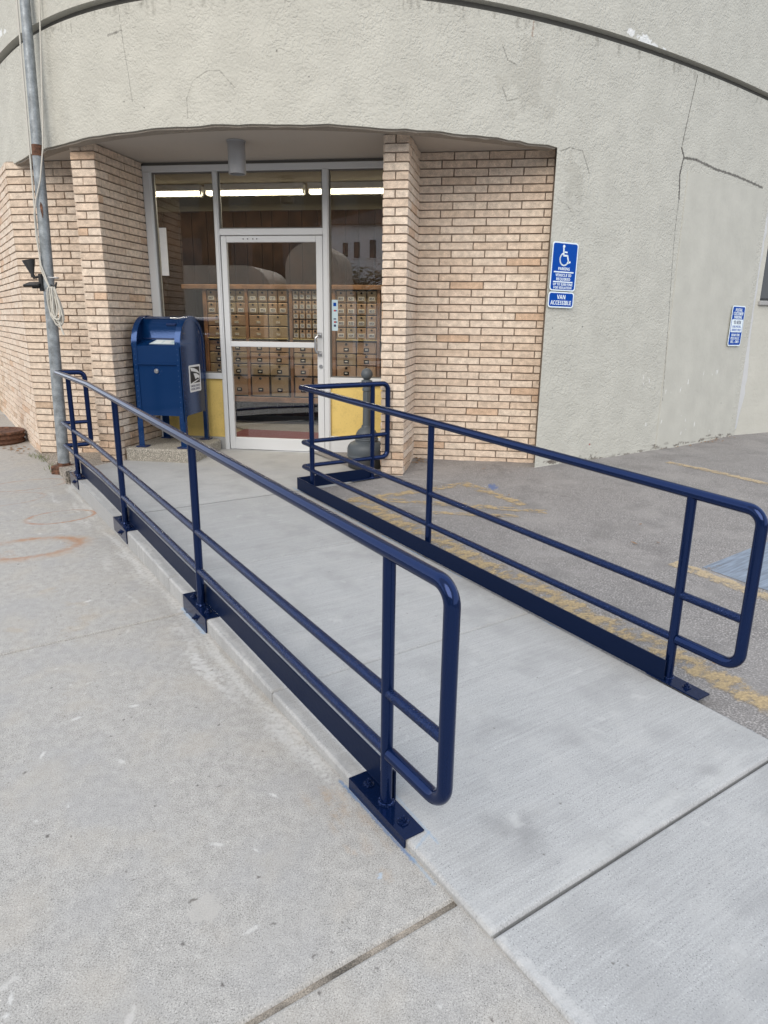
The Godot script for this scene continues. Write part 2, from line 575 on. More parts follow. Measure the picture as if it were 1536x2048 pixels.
	tri_uv(m, 2.5)
	M.mail_blue = m
	M.mail_dark = paint(lin(0.006, 0.02, 0.085), 0.3)
	M.white = paint(lin(0.78, 0.79, 0.80), 0.5)
	M.black = paint(lin(0.012, 0.012, 0.013), 0.5)
	M.chrome = paint(lin(0.55, 0.56, 0.58), 0.28, 1.0)
	m = paint(lin(0.66, 0.675, 0.69), 0.4, 0.12)
	relief(m, peel, 0.015)
	tri_uv(m, 3.0)
	M.alu = m
	m = paint(lin(0.60, 0.41, 0.115), 0.55)
	m.albedo_texture = grain_tex(256, Color(1, 1, 1), nbytes(70, 0.012, 4, 256), nbytes(71, 0.12, 2, 256), 0.07, 0.04, 0.002, 0.0, 72)
	m.albedo_color = lin(0.72, 0.53, 0.17)
	tri_uv(m, 1.2)
	M.yellow_panel = m
	# galvanised pole
	m = StandardMaterial3D.new()
	m.albedo_texture = grain_tex(256, lin(0.26, 0.285, 0.305), nbytes(75, 0.02, 4, 256), nbytes(76, 0.1, 2, 256), 0.22, 0.08, 0.004, 0.002, 77)
	m.roughness = 0.48
	m.metallic = 0.35
	tri_uv(m, 2.2)
	M.galvanised = m
	m = StandardMaterial3D.new()
	m.albedo_texture = grain_tex(256, lin(0.115, 0.055, 0.034), nbytes(78, 0.03, 4, 256), nbytes(79, 0.12, 2, 256), 0.5, 0.25, 0.05, 0.02, 80)
	m.roughness = 0.9
	relief(m, peel, 0.3)
	tri_uv(m, 2.4)
	M.rust = m
	m = paint(lin(0.085, 0.10, 0.115), 0.5)
	relief(m, peel, 0.05)
	tri_uv(m, 4.0)
	M.bollard = m
	M.bollard_base = paint(lin(0.02, 0.021, 0.022), 0.6)
	m = paint(lin(0.36, 0.36, 0.37), 0.5, 0.2)
	relief(m, peel, 0.05)
	tri_uv(m, 5.0)
	M.canister = m
	M.rope = paint(lin(0.55, 0.53, 0.48), 0.9)
	# glass
	m = paint(Color(0.30, 0.33, 0.31, 0.008), 0.0)
	m.transparency = BaseMaterial3D.TRANSPARENCY_ALPHA
	M.glass = m
	m = paint(lin(0.03, 0.033, 0.038), 0.08)
	M.dark_glass = m
	# indoors
	var wood := nbytes(81, 0.012, 4, 256)
	var wim := Image.create_from_data(256, 256, false, Image.FORMAT_L8, wood)
	wim.resize(256, 16)
	wim.resize(256, 256)
	m = StandardMaterial3D.new()
	m.albedo_texture = grain_tex(256, lin(0.31, 0.165, 0.085), wim.get_data(), nbytes(82, 0.1, 2, 256), 0.22, 0.06, 0.0, 0.0, 83)
	m.roughness = 0.5
	tri_uv(m, 1.3)
	M.wood = m
	m = StandardMaterial3D.new()
	m.albedo_texture = grain_tex(256, lin(0.024, 0.0135, 0.009), wim.get_data(), nbytes(84, 0.1, 2, 256), 0.3, 0.06, 0.0, 0.0, 85)
	m.roughness = 0.75
	m.metallic_specular = 0.15
	tri_uv(m, 1.0)
	M.panelling = m
	M.box_front = paint(lin(0.50, 0.335, 0.21), 0.42, 0.2)
	M.box_front_green = paint(lin(0.44, 0.335, 0.205), 0.42, 0.2)
	M.brass = paint(lin(0.42, 0.33, 0.16), 0.35, 0.7)
	M.plate = paint(lin(0.76, 0.74, 0.68), 0.5)
	M.room_wall = paint(lin(0.07, 0.06, 0.042), 0.8)
	M.ceiling = paint(lin(0.24, 0.22, 0.165), 0.9)
	M.floor_tile = paint(lin(0.36, 0.27, 0.17), 0.35)
	M.mat = paint(lin(0.17, 0.035, 0.04), 0.95)
	m = paint(lin(0.9, 0.88, 0.8), 0.5)
	m.emission_enabled = true
	m.emission = Color(1.0, 0.95, 0.80)
	m.emission_energy_multiplier = 3.2
	M.lamp_tube = m
	# signs
	M.sign_blue = paint(lin(0.002, 0.062, 0.36), 0.5)
	M.sign_blue.metallic_specular = 0.2
	M.sign_white = paint(lin(0.76, 0.85, 0.90), 0.5)
	M.navy_print = paint(lin(0.02, 0.03, 0.10), 0.5)
	M.red_print = paint(lin(0.45, 0.04, 0.05), 0.5)
	# plants, litter
	m = paint(lin(0.10, 0.13, 0.035), 0.8)
	m.backlight_enabled = true
	m.backlight = Color(0.25, 0.3, 0.1)
	M.grass = m
	m = paint(lin(0.34, 0.31, 0.25), 0.8)
	m.backlight_enabled = true
	m.backlight = Color(0.2, 0.25, 0.1)
	M.leaf = m
	M.dry_leaf = paint(lin(0.24, 0.14, 0.07), 0.9)
	M.bark = paint(lin(0.07, 0.055, 0.045), 0.95)
	M.house_white = paint(lin(0.82, 0.82, 0.81), 0.8)
	M.van_cream = paint(lin(0.60, 0.52, 0.42), 0.45)
	M.brown_wall = paint(lin(0.055, 0.04, 0.03), 0.9)
	M.roof_grey = paint(lin(0.12, 0.115, 0.115), 0.9)
	m = paint(Color.WHITE, 0.98)
	m.albedo_texture = grain_tex(256, lin(0.23, 0.20, 0.165), nbytes(86, 0.01, 3, 256), nbytes(87, 0.25, 2, 256), 0.35, 0.25, 0.05, 0.05, 88)
	tri_uv(m, 2.6)
	M.dirt = m

# overlays of stains, chips and cracks, each unique to its surface
func pavement_stains() -> Texture2D:
	var t := Stains.new(2048, 704, -1.0, -2.3, 9.0, 1.14, 5)
	var r := RandomNumberGenerator.new()
	r.seed = 9
	t.mottle(lin(0.33, 0.325, 0.325), 0.55, 0.34, 0.02)
	t.mottle(lin(0.43, 0.385, 0.32), 0.33, 0.26, -0.05)
	# pale cement smears along the kerb foot
	for i in 46:
		var s := r.randf_range(1.9, 6.7)
		t.blot(s, 1.05 - absf(r.randfn(0, 0.10)), r.randf_range(0.05, 0.26), r.randf_range(0.012, 0.05), r.randf_range(-0.2, 0.2), lin(0.54, 0.53, 0.51), r.randf_range(0.2, 0.6), 1.0, 0.035, 0.9)
	# a pale band of cement wash at the kerb foot
	for i in 60:
		var s := r.randf_range(1.7, 6.7)
		t.blot(s, 1.045 - r.randf_range(0.0, 0.05), r.randf_range(0.08, 0.3), r.randf_range(0.012, 0.04), r.randfn(0.0, 0.05), lin(0.56, 0.555, 0.535), r.randf_range(0.15, 0.45), 0.8, 0.02, 1.0)
	# worn white chips
	for i in 150:
		t.blot(r.randf_range(0.2, 6.5), r.randf_range(-1.6, 0.95), r.randf_range(0.006, 0.034), r.randf_range(0.004, 0.014), r.randf_range(0, 3), lin(0.60, 0.585, 0.56), r.randf_range(0.35, 0.8), 0.6, 0.01, 0.6)
	for i in 12:
		t.blot(r.randf_range(0.4, 6.0), r.randf_range(-1.2, 0.9), r.randf_range(0.02, 0.05), r.randf_range(0.008, 0.02), r.randf_range(0, 3), lin(0.55, 0.42, 0.38), 0.35, 0.6, 0.012, 0.8)
	# dark specks and pits
	for i in 260:
		t.blot(r.randf_range(0.2, 5.5), r.randf_range(-1.5, 1.0), r.randf_range(0.004, 0.010), r.randf_range(0.003, 0.007), r.randf_range(0, 3), lin(0.07, 0.06, 0.055), 0.8, 0.6, 0.01, 0.5)
	# rust rings and tints
	t.ring(5.05, 0.47, 0.20, 0.335, 0.15, 0.035, lin(0.33, 0.15, 0.075), 0.6, 0.5)
	t.ring(5.03, 0.46, 0.215, 0.35, 0.1, 0.07, lin(0.40, 0.22, 0.11), 0.45, 0.4)
	t.blot(4.97, 0.22, 0.16, 0.16, 0.0, lin(0.38, 0.20, 0.10), 0.4, 0.8, 0.1, 0.9)
	t.ring(5.72, 0.80, 0.17, 0.25, 0.0, 0.018, lin(0.36, 0.14, 0.06), 0.7, 0.6)
	t.ring(6.95, 0.72, 0.2, 0.34, 0.0, 0.018, lin(0.36, 0.16, 0.08), 0.5, 0.6)
	t.ring(6.5, 0.5, 0.2, 0.3, 0.0, 0.016, lin(0.36, 0.18, 0.09), 0.35, 0.6)
	for i in 16:
		t.blot(r.randf_range(1.35, 1.85), r.randf_range(0.90, 1.03), r.randf_range(0.02, 0.08), r.randf_range(0.012, 0.03), 0.1, lin(0.40, 0.27, 0.16), r.randf_range(0.1, 0.28), 0.6, 0.015, 1.0)
	for i in 10:
		t.blot(r.randf_range(2.6, 4.6), r.randf_range(-0.5, 0.6), r.randf_range(0.06, 0.2), r.randf_range(0.04, 0.1), r.randf_range(0, 3), lin(0.40, 0.31, 0.20), 0.22, 0.8, 0.1, 0.9)
	# blue paint slopped at the bracket feet
	t.stroke([Vector2(1.36, 1.046), Vector2(1.80, 1.046)], 0.018, lin(0.06, 0.16, 0.36), 0.6, 0.6, 0.015, 0.8)
	t.stroke([Vector2(1.26, 1.045), Vector2(1.38, 1.05)], 0.016, lin(0.30, 0.41, 0.54), 0.45, 0.7, 0.015, 0.8)
	t.stroke([Vector2(3.16, 1.045), Vector2(3.52, 1.05)], 0.03, lin(0.36, 0.47, 0.60), 0.7, 0.8, 0.03, 0.5)
	t.blot(1.37, 0.93, 0.018, 0.012, 0.3, lin(0.4, 0.5, 0.62), 0.6, 0.7, 0.02)
	# a spalled hole with a dark lip
	t.blot(1.545, 0.46, 0.06, 0.05, 0.2, lin(0.42, 0.40, 0.37), 0.7, 0.6, 0.03, 0.3)
	t.stroke([Vector2(1.585, 0.43), Vector2(1.59, 0.44), Vector2(1.585, 0.452)], 0.008, lin(0.1, 0.09, 0.08), 0.8, 0.3, 0.01)
	# longer scrapes
	for q in [[1.22, 0.10, 1.36, 0.22], [0.98, -0.05, 1.06, 0.04], [1.05, 0.34, 1.18, 0.32], [1.55, -0.15, 1.6, 0.0]]:
		t.stroke([Vector2(q[0], q[1]), Vector2(q[2], q[3])], 0.022, lin(0.52, 0.50, 0.47), 0.6, 0.9, 0.03, 0.6)
	return t.tex()

func ramp_stains() -> Texture2D:
	var t := Stains.new(2048, 640, -1.5, 1.0, 8.0, 4.0, 15)
	var r := RandomNumberGenerator.new()
	r.seed = 19
	t.mottle(lin(0.27, 0.27, 0.27), 0.40, 0.42, 0.0)
	t.mottle(lin(0.46, 0.455, 0.44), 0.26, 0.26, -0.08)
	for q in [[1.30, 1.33, 0.10, 0.13, 0.30], [1.20, 1.40, 0.16, 0.08, 0.25], [1.12, 2.18, 0.05, 0.10, 0.35], [1.3, 1.9, 0.12, 0.2, 0.16], [3.9, 2.2, 0.1, 0.4, 0.12], [4.9, 1.9, 0.3, 0.3, 0.1]]:
		t.blot(q[0], q[1], q[2], q[3], 0.2, lin(0.19, 0.19, 0.19), q[4], 0.7, 0.12, 0.95)
	for i in 60:
		t.blot(r.randf_range(-0.4, 5.0), r.randf_range(1.1, 2.6), r.randf_range(0.01, 0.05), r.randf_range(0.008, 0.04), r.randf_range(0, 3), lin(0.50, 0.50, 0.49), r.randf_range(0.15, 0.45), 0.9, 0.04, 0.7)
	for i in 70:
		t.blot(r.randf_range(-0.4, 4.0), r.randf_range(1.1, 2.6), r.randf_range(0.003, 0.006), r.randf_range(0.003, 0.005), 0, lin(0.08, 0.07, 0.06), 0.8, 0.5, 0.01, 0.5)
	# light cement rubbed along the edges and the joints
	for i in 26:
		t.blot(1.05 + r.randf_range(0.0, 0.05), r.randf_range(1.1, 2.6), 0.03, r.randf_range(0.05, 0.2), r.randfn(0, 0.1), lin(0.47, 0.47, 0.46), 0.25, 0.6, 0.02, 0.9)
	for i in 50:
		t.blot(r.randf_range(0.2, 6.6), 1.07 + absf(r.randfn(0, 0.012)), r.randf_range(0.05, 0.2), 0.018, 0, lin(0.50, 0.495, 0.48), r.randf_range(0.2, 0.5), 0.7, 0.04, 0.6)
	# blue overspray round plates
	for q in [[1.36, 1.135, 1.62, 1.145], [1.38, 1.07, 1.41, 1.14]]:
		t.stroke([Vector2(q[0], q[1]), Vector2(q[2], q[3])], 0.016, lin(0.20, 0.34, 0.52), 0.35, 0.5, 0.012, 1.0)
	for i in 22:
		var s := r.randf_range(1.3, 5.1)
		t.stroke([Vector2(s, 2.566), Vector2(s + r.randf_range(0.06, 0.25), 2.566)], 0.022, lin(0.20, 0.33, 0.50), r.randf_range(0.2, 0.6), 0.8, 0.02, 0.7)
	return t.tex()

func lot_stains() -> Texture2D:
	var t := Stains.new(1280, 1152, -2.0, 2.4, 8.0, 11.4, 25)
	var r := RandomNumberGenerator.new()
	r.seed = 29
	t.mottle(lin(0.31, 0.293, 0.28), 0.6, 0.42, 0.0)
	t.mottle(lin(0.15, 0.142, 0.138), 0.4, 0.40, -0.05)
	for i in 16:
		t.blot(r.randf_range(0.8, 5.2), r.randf_range(2.6, 4.6), r.randf_range(0.05, 0.3), r.randf_range(0.03, 0.12), r.randfn(0.0, 0.4), lin(0.12, 0.112, 0.11), r.randf_range(0.15, 0.4), 0.8, 0.1, 0.8)
	for i in 40:
		t.blot(r.randf_range(0.8, 6.0), r.randf_range(2.6, 6.5), r.randf_range(0.05, 0.2), r.randf_range(0.02, 0.06), r.randf_range(0, 3), lin(0.30, 0.29, 0.28), r.randf_range(0.1, 0.4), 0.9, 0.08, 0.8)
	for i in 70:
		t.blot(r.randf_range(0.8, 6.5), r.randf_range(2.6, 7.5), r.randf_range(0.008, 0.02), r.randf_range(0.006, 0.012), r.randf_range(0, 3), lin(0.5, 0.47, 0.43), 0.7, 0.8, 0.02, 0.4)
	# a dab of blue, and a pale chalky sweep by the landing corner
	t.blot(4.33, 4.08, 0.10, 0.05, 0.6, lin(0.06, 0.12, 0.30), 0.7, 0.9, 0.05, 0.5)
	for i in 9:
		t.stroke([Vector2(4.95 - i * 0.07, 2.68 + i * 0.03), Vector2(4.75 - i * 0.07, 2.85 + i * 0.06)], 0.02, lin(0.38, 0.37, 0.36), 0.4, 0.9, 0.04, 0.8)
	t.stroke([Vector2(5.05, 3.5), Vector2(4.8, 3.75), Vector2(4.55, 3.85)], 0.03, lin(0.42, 0.41, 0.40), 0.5, 0.9, 0.05, 0.8)
	# chalk blue along the ramp side
	t.stroke([Vector2(1.42, 2.6), Vector2(0.6, 2.58)], 0.05, lin(0.35, 0.40, 0.46), 0.45, 0.9, 0.05, 0.8)
	return t.tex()

func wall_marks() -> Texture2D:
	var t := Stains.new(2048, 1024, 2.0, -5.2, 14.5, 0.0, 35)
	var r := RandomNumberGenerator.new()
	r.seed = 39
	t.mottle(lin(0.46, 0.452, 0.402), 0.8, 0.16, 0.0)
	t.mottle(lin(0.56, 0.545, 0.49), 0.35, 0.12, -0.1)
	var dark := lin(0.10, 0.095, 0.085)
	var P := func(x: float, y: float) -> Vector2: return Vector2(arc_at_x(x), -y)
	# the long crack down the right wall and its side branches
	var c := [P.call(1.84, 3.9), P.call(1.80, 3.62), P.call(1.76, 3.33), P.call(1.75, 3.25), P.call(1.79, 3.18), P.call(1.765, 3.02), P.call(1.79, 2.8), P.call(1.785, 2.5), P.call(1.80, 2.2), P.call(1.82, 1.9), P.call(1.84, 1.6), P.call(1.86, 1.2), P.call(1.88, 0.8)]
	t.stroke(c.slice(0, 4), 0.014, dark, 0.85, 0.5, 0.03, 0.3)
	t.stroke(c.slice(3, 7), 0.024, dark, 0.95, 0.6, 0.03, 0.3)
	t.stroke(c.slice(6, 13), 0.011, dark, 0.7, 0.9, 0.05, 0.4)
	t.stroke([P.call(1.80, 3.17), P.call(1.95, 3.18), P.call(2.2, 3.14), P.call(2.5, 3.13), P.call(2.95, 3.09)], 0.03, dark, 0.85, 0.8, 0.04, 0.4)
	t.stroke([P.call(0.52, 3.02), P.call(0.60, 3.06), P.call(0.72, 3.05), P.call(0.77, 2.95), P.call(0.80, 2.88)], 0.012, dark, 0.6, 0.8, 0.03, 0.4)
	t.stroke([P.call(0.52, 2.65), P.call(0.62, 2.60), P.call(0.66, 2.55)], 0.008, dark, 0.5, 0.8, 0.03, 0.4)
	t.stroke([P.call(-0.02, 3.72), P.call(0.03, 3.62), P.call(0.10, 3.60)], 0.01, dark, 0.6, 0.6, 0.03, 0.4)
	t.stroke([P.call(0.0, 3.42), P.call(0.04, 3.33), P.call(0.12, 3.36)], 0.014, dark, 0.5, 0.9, 0.03, 0.4)
	# hairlines on the fascia
	t.stroke([P.call(-2.98, 3.95), P.call(-2.96, 3.7), P.call(-2.93, 3.45), P.call(-2.91, 3.25)], 0.007, dark, 0.55, 0.7, 0.05, 0.4)
	t.stroke([P.call(-2.42, 3.10), P.call(-2.42, 3.24), P.call(-2.36, 3.36), P.call(-2.24, 3.42), P.call(-2.14, 3.42), P.call(-2.02, 3.30)], 0.007, dark, 0.5, 0.7, 0.04, 0.4)
	t.stroke([P.call(-3.10, 3.74), P.call(-3.02, 3.75), P.call(-2.97, 3.76)], 0.02, dark, 0.5, 0.9, 0.03, 0.4)
	# paint flaked to white
	for q in [[1.06, 4.03, 0.05, 0.03], [1.20, 4.00, 0.10, 0.045], [1.30, 3.98, 0.06, 0.03], [1.42, 3.97, 0.07, 0.025], [-4.6, 4.12, 0.06, 0.03], [-4.5, 4.1, 0.04, 0.02], [-4.72, 4.02, 0.05, 0.02]]:
		t.blot(arc_at_x(q[0]), -q[1], q[2], q[3], 0.1, lin(0.74, 0.75, 0.75), 0.95, 0.7, 0.05, 0.12)
	for i in 20:
		t.blot(arc_at_x(r.randf_range(1.6, 2.7)), -r.randf_range(0.35, 1.1), r.randf_range(0.006, 0.014), r.randf_range(0.01, 0.035), r.randf_range(-0.4, 0.4), lin(0.72, 0.72, 0.70), 0.9, 0.6, 0.02, 0.2)
	for i in 26:
		t.blot(arc_at_x(r.randf_range(-4.8, 2.9)), -r.randf_range(0.6, 3.8), r.randf_range(0.004, 0.012), r.randf_range(0.004, 0.012), 0, dark, 0.7, 0.6, 0.02, 0.3)
	t.blot(arc_at_x(1.05), -0.42, 0.012, 0.012, 0, lin(0.4, 0.05, 0.04), 0.9, 0.3, 0.02, 0.3)
	# dirt streaked below the groove, dirt and chips along the foot
	for i in 170:
		var x := r.randf_range(-5.0, 3.0)
		var y := 3.935 - r.randf_range(0.0, 0.03)
		t.stroke([P.call(x, y), P.call(x, y - absf(r.randfn(0.0, 0.035)))], r.randf_range(0.01, 0.06), lin(0.16, 0.15, 0.13), r.randf_range(0.1, 0.4), 0.9, 0.03, 0.9)
	for i in 60:
		var x := r.randf_range(0.5, 3.05)
		t.blot(arc_at_x(x), -0.26 - absf(r.randfn(0, 0.025)), r.randf_range(0.02, 0.08), r.randf_range(0.006, 0.022), 0, lin(0.12, 0.10, 0.085), r.randf_range(0.3, 0.8), 0.9, 0.03, 0.4)
	# old repair, a shade different
	t.blot(arc_at_x(0.20), -3.5, 0.3, 0.3, 0.2, lin(0.415, 0.405, 0.36), 0.6, 0.9, 0.25, 0.5)
	t.blot(arc_at_x(0.66), -2.8, 0.12, 0.25, 0.0, lin(0.41, 0.40, 0.355), 0.6, 0.9, 0.2, 0.5)
	# rust run by the groove
	t.stroke([P.call(0.22, 3.92), P.call(0.215, 3.82)], 0.02, lin(0.2, 0.09, 0.05), 0.5, 0.9, 0.03, 0.6)
	return t.tex()

# ------------------------------------------------------------------ slabs of pavement
# a slab between s0..s1 and w0..w1 with softened edges; yf gives the height of its top
func slab(s0: float, s1: float, w0: float, w1: float, yf: Callable, b: float, deep: float, uvs: float, o2: Vector2, k2: Vector2) -> ArrayMesh:
	var st := mb()
	var S := [s0, s0 + b * 0.35, s0 + b]
	var ns := maxi(2, int((s1 - s0) / 0.35))
	for i in range(1, ns): S.append(lerpf(s0 + b, s1 - b, float(i) / ns))
	S.append_array([s1 - b, s1 - b * 0.35, s1])
	var W := [w0, w0 + b * 0.35, w0 + b]
	var nw := maxi(2, int((w1 - w0) / 0.35))
	for i in range(1, nw): W.append(lerpf(w0 + b, w1 - b, float(i) / nw))
	W.append_array([w1 - b, w1 - b * 0.35, w1])
	var drop := func(i: int, n: int) -> float:
		var k := mini(i, n - 1 - i)
		return b * 0.8 if k == 0 else (b * 0.2 if k == 1 else 0.0)
	var P := func(i: int, j: int) -> Vector3:
		var p := sw(S[i], W[j], 0.0)
		p.y = yf.call(S[i], W[j]) - maxf(drop.call(i, S.size()), drop.call(j, W.size()))
		return p
	var N := func(i: int, j: int) -> Vector3:
		var a: Vector3 = P.call(mini(i + 1, S.size() - 1), j) - P.call(maxi(i - 1, 0), j)
		var c: Vector3 = P.call(i, mini(j + 1, W.size() - 1)) - P.call(i, maxi(j - 1, 0))
		var n := a.cross(c).normalized()
		return n if n.y > 0 else -n
	var U := func(i: int, j: int) -> Array: return [Vector2(S[i], W[j]) * uvs, (Vector2(S[i], W[j]) - o2) / k2]
	for i in S.size() - 1:
		for j in W.size() - 1:
			for q in [[0, 0], [1, 0], [1, 1], [0, 0], [1, 1], [0, 1]]:
				var u: Array = U.call(i + q[0], j + q[1])
				vtx(st, P.call(i + q[0], j + q[1]), N.call(i + q[0], j + q[1]), u[0], u[1])
	var ring := []
	for i in S.size(): ring.append([i, 0])
	for j in range(1, W.size()): ring.append([S.size() - 1, j])
	for i in range(S.size() - 2, -1, -1): ring.append([i, W.size() - 1])
	for j in range(W.size() - 2, -1, -1): ring.append([0, j])
	for k in ring.size() - 1:
		var a: Vector3 = P.call(ring[k][0], ring[k][1])
		var c: Vector3 = P.call(ring[k + 1][0], ring[k + 1][1])
		var d := c - a
		var n := Vector3(d.z, 0, -d.x).normalized()
		var mid := sw((s0 + s1) / 2, (w0 + w1) / 2, 0)
		if n.dot(a - mid) < 0: n = -n
		var ua: Array = U.call(ring[k][0], ring[k][1])
		var uc: Array = U.call(ring[k + 1][0], ring[k + 1][1])
		var dv := Vector2(deep, deep) * uvs
		var lo := Vector3(0, -deep, 0)
		for q in [[a, ua, 0], [a + lo, ua, 1], [c + lo, uc, 1], [a, ua, 0], [c + lo, uc, 1], [c, uc, 0]]:
			vtx(st, q[0], n, q[1][0] + dv * q[2], q[1][1])
	return fin(st)

# a polygon in plan with a height function and a skirt
func plan_poly(poly: PackedVector2Array, yf: Callable, deep: float, uvs: float, o2: Vector2, k2: Vector2) -> ArrayMesh:
	var st := mb()
	var idx := Geometry2D.triangulate_polygon(poly)
	var to_sw := func(q: Vector2) -> Vector2: return Vector2(RD.x * q.x + RD.z * q.y, WD.x * q.x + WD.z * q.y)
	for i in range(0, idx.size(), 3):
		var t := [poly[idx[i]], poly[idx[i + 1]], poly[idx[i + 2]]]
		var p := []
		for q in t: p.append(Vector3(q.x, yf.call(q), q.y))
		var n: Vector3 = (p[1] - p[0]).cross(p[2] - p[0]).normalized()
		var order := [0, 2, 1]
		if n.y < 0:
			n = -n
			order = [0, 1, 2]
		for k in order:
			var u: Vector2 = to_sw.call(t[k])
			vtx(st, p[k], n, u * uvs, (u - o2) / k2)
	for i in poly.size():
		var a := poly[i]
		var c := poly[(i + 1) % poly.size()]
		var pa := Vector3(a.x, yf.call(a), a.y)
		var pc := Vector3(c.x, yf.call(c), c.y)
		var lo := Vector3(0, -deep, 0)
		var mid := (a + c) / 2
		var n := Vector3(-(c - a).y, 0, (c - a).x).normalized()
		if Geometry2D.is_point_in_polygon(mid + Vector2(n.x, n.z) * 0.01, poly): n = -n
		if (pc - pa).cross(Vector3.UP).dot(n) > 0:
			quad(st, pa + lo, pc + lo, pc, pa)
		else:
			quad(st, pc + lo, pa + lo, pa, pc)
	return fin(st)

func build_ground() -> void:
	# the street and everything far off
	var st := mb()
	for i in 8:
		for j in 8:
			var x0 := -120.0 + i * 30.0
			var z0 := -120.0 + j * 30.0
			quad(st, Vector3(x0, -0.17, z0 + 30), Vector3(x0 + 30, -0.17, z0 + 30), Vector3(x0 + 30, -0.17, z0), Vector3(x0, -0.17, z0))
	var g := part("street", fin(st), M.street, self)
	tag(g, "dark asphalt street and open ground round the building", "street", "", "structure")
	# pavement: slabs with joints, along the ramp direction
	var walk := thing("sidewalk", "old sandy concrete sidewalk with rust rings left of the ramp", "sidewalk", Vector3.ZERO, "", "structure")
	var mo: StandardMaterial3D = M.old_concrete
	detail(mo, pavement_stains())
	var yf := func(s: float, w: float) -> float: return walk_y(sw(s, w, 0))
	var cuts := [-5.8, -3.5, -1.15, 1.18, 3.465, 5.80, 8.17, 10.5, 12.9]
	var gaps := [0.012, 0.012, 0.012, 0.018, 0.013, 0.012, 0.012, 0.012, 0.012]
	for k in cuts.size() - 1:
		for q in [[-1.35, 1.075], [-3.75, -1.36]]:
			part("concrete_slab", slab(cuts[k] + gaps[k] / 2, cuts[k + 1] - gaps[k + 1] / 2, q[0], q[1], yf, 0.012, 0.14, 1.15, Vector2(-1.0, -2.3), Vector2(10.0, 3.44)), mo, walk)
	st = mb()
	for k in range(1, cuts.size() - 1):
		var dy := 0.009 if k == 3 else 0.011
		var c: float = cuts[k]
		var h := 0.02
		for j in 12:
			var w0 := -3.7 + j * 0.4
			var w1 := minf(w0 + 0.4, 1.06)
			var a := sw(c - h, w0, yf.call(c - h, w0) - dy)
			var b2 := sw(c - h, w1, yf.call(c - h, w1) - dy)
			var c2 := sw(c + h, w1, yf.call(c + h, w1) - dy)
			var d2 := sw(c + h, w0, yf.call(c + h, w0) - dy)
			quad(st, a, b2, c2, d2)
	part("joint_dirt", fin(st), M.dirt, walk)
	st = mb()
	for j in 10:
		var s0 := -5.8 + j * 1.9
		cbox_e(st, sw(s0 + 0.95, -3.87, -0.08 + yf.call(s0 + 0.95, -3.8)), RD, Vector3.UP, WD * -1.0, Vector3(0.945, 0.075, 0.1), 0.02)
	part("kerb", fin(st), M.new_concrete, walk)
	# rough patch round the pole foot
	var patch := PackedVector2Array([Vector2(-5.05, -7.02), Vector2(-3.53, -6.85), Vector2(-3.53, -6.22), Vector2(-3.83, -5.72), Vector2(-4.0, -5.93), Vector2(-4.35, -6.30)])
	var pm: StandardMaterial3D = M.old_concrete.duplicate()
	pm.detail_enabled = false
	pm.albedo_texture = grain_tex(256, lin(0.30, 0.265, 0.225), nbytes(91, 0.05, 4, 256), nbytes(92, 0.2, 2, 256, FastNoiseLite.TYPE_CELLULAR), 0.2, 0.5, 0.05, 0.05, 93)
	relief(pm, tex_of(Image.create_from_data(256, 256, false, Image.FORMAT_L8, nbytes(92, 0.2, 2, 256, FastNoiseLite.TYPE_CELLULAR))), 0.8)
	var pp := part("concrete_patch", plan_poly(patch, func(q: Vector2) -> float: return clampf(0.135 + 0.16 * (q.x + 4.4), 0.14, 0.222), 0.2, 1.6, Vector2.ZERO, Vector2.ONE), pm, self)
	tag(pp, "rough crumbling concrete patch between flagpole foot and brick wall", "pavement", "", "structure")
	# ramp: slabs, rising to the landing
	var ramp := thing("ramp", "pale broomed concrete ramp rising between the navy rails to the door", "ramp", Vector3.ZERO, "", "structure")
	var mn: StandardMaterial3D = M.new_concrete
	detail(mn, ramp_stains())
	var ry := func(s: float, w: float) -> float: return ramp_y(s, w)
	var rc := [-3.6, -1.3, 1.03, 2.39, 3.79, 5.085]
	var rg := [0.01, 0.01, 0.011, 0.007, 0.006, 0.006]
	for k in rc.size() - 1:
		var right := 2.575 if k >= 2 else 3.1
		var ms: StandardMaterial3D = mn.duplicate()
		var tone: float = [1.0, 0.97, 1.0, 0.98, 0.93][k]
		ms.albedo_color = lin(tone, tone, tone)
		part("ramp_slab", slab(rc[k] + rg[k] / 2, rc[k + 1] - rg[k + 1] / 2, 1.06, right, ry, 0.011 if k < 2 else 0.013, 0.3, 1.0, Vector2(-1.5, 1.0), Vector2(9.5, 3.0)), ms, ramp)
	var land := PackedVector2Array()
	for q in [[5.087, 1.06], [5.087, 2.575], [5.12, 2.60], [5.12, 3.40]]:
		var p := sw(q[0], q[1], 0)
		land.append(Vector2(p.x, p.z))
	land.append_array([Vector2(-0.93, -6.20), Vector2(-0.93, -7.05), Vector2(-3.54, -7.05), Vector2(-3.54, -6.24)])
	var e := sw(6.72, 1.06, 0)
	land.append(Vector2(e.x, e.z))
	part("landing", plan_poly(land, func(q: Vector2) -> float: return ramp_y(RD.x * q.x + RD.z * q.y, WD.x * q.x + WD.z * q.y), 0.3, 1.0, Vector2(-1.5, 1.0), Vector2(9.5, 3.0)), mn, ramp)
	# parking lot
	var lot := thing("parking_lot", "worn grey asphalt parking lot right of the ramp", "parking lot", Vector3.ZERO, "", "structure")
	var ma: StandardMaterial3D = M.asphalt
	detail(ma, lot_stains())
	st = mb()
	var bump := nz(101, 0.9, 3)
	var Yl := func(s: float, w: float) -> float:
		var p := sw(s, w, 0)
		return lot_y(p) + bump.get_noise_2d(s, w) * 0.008
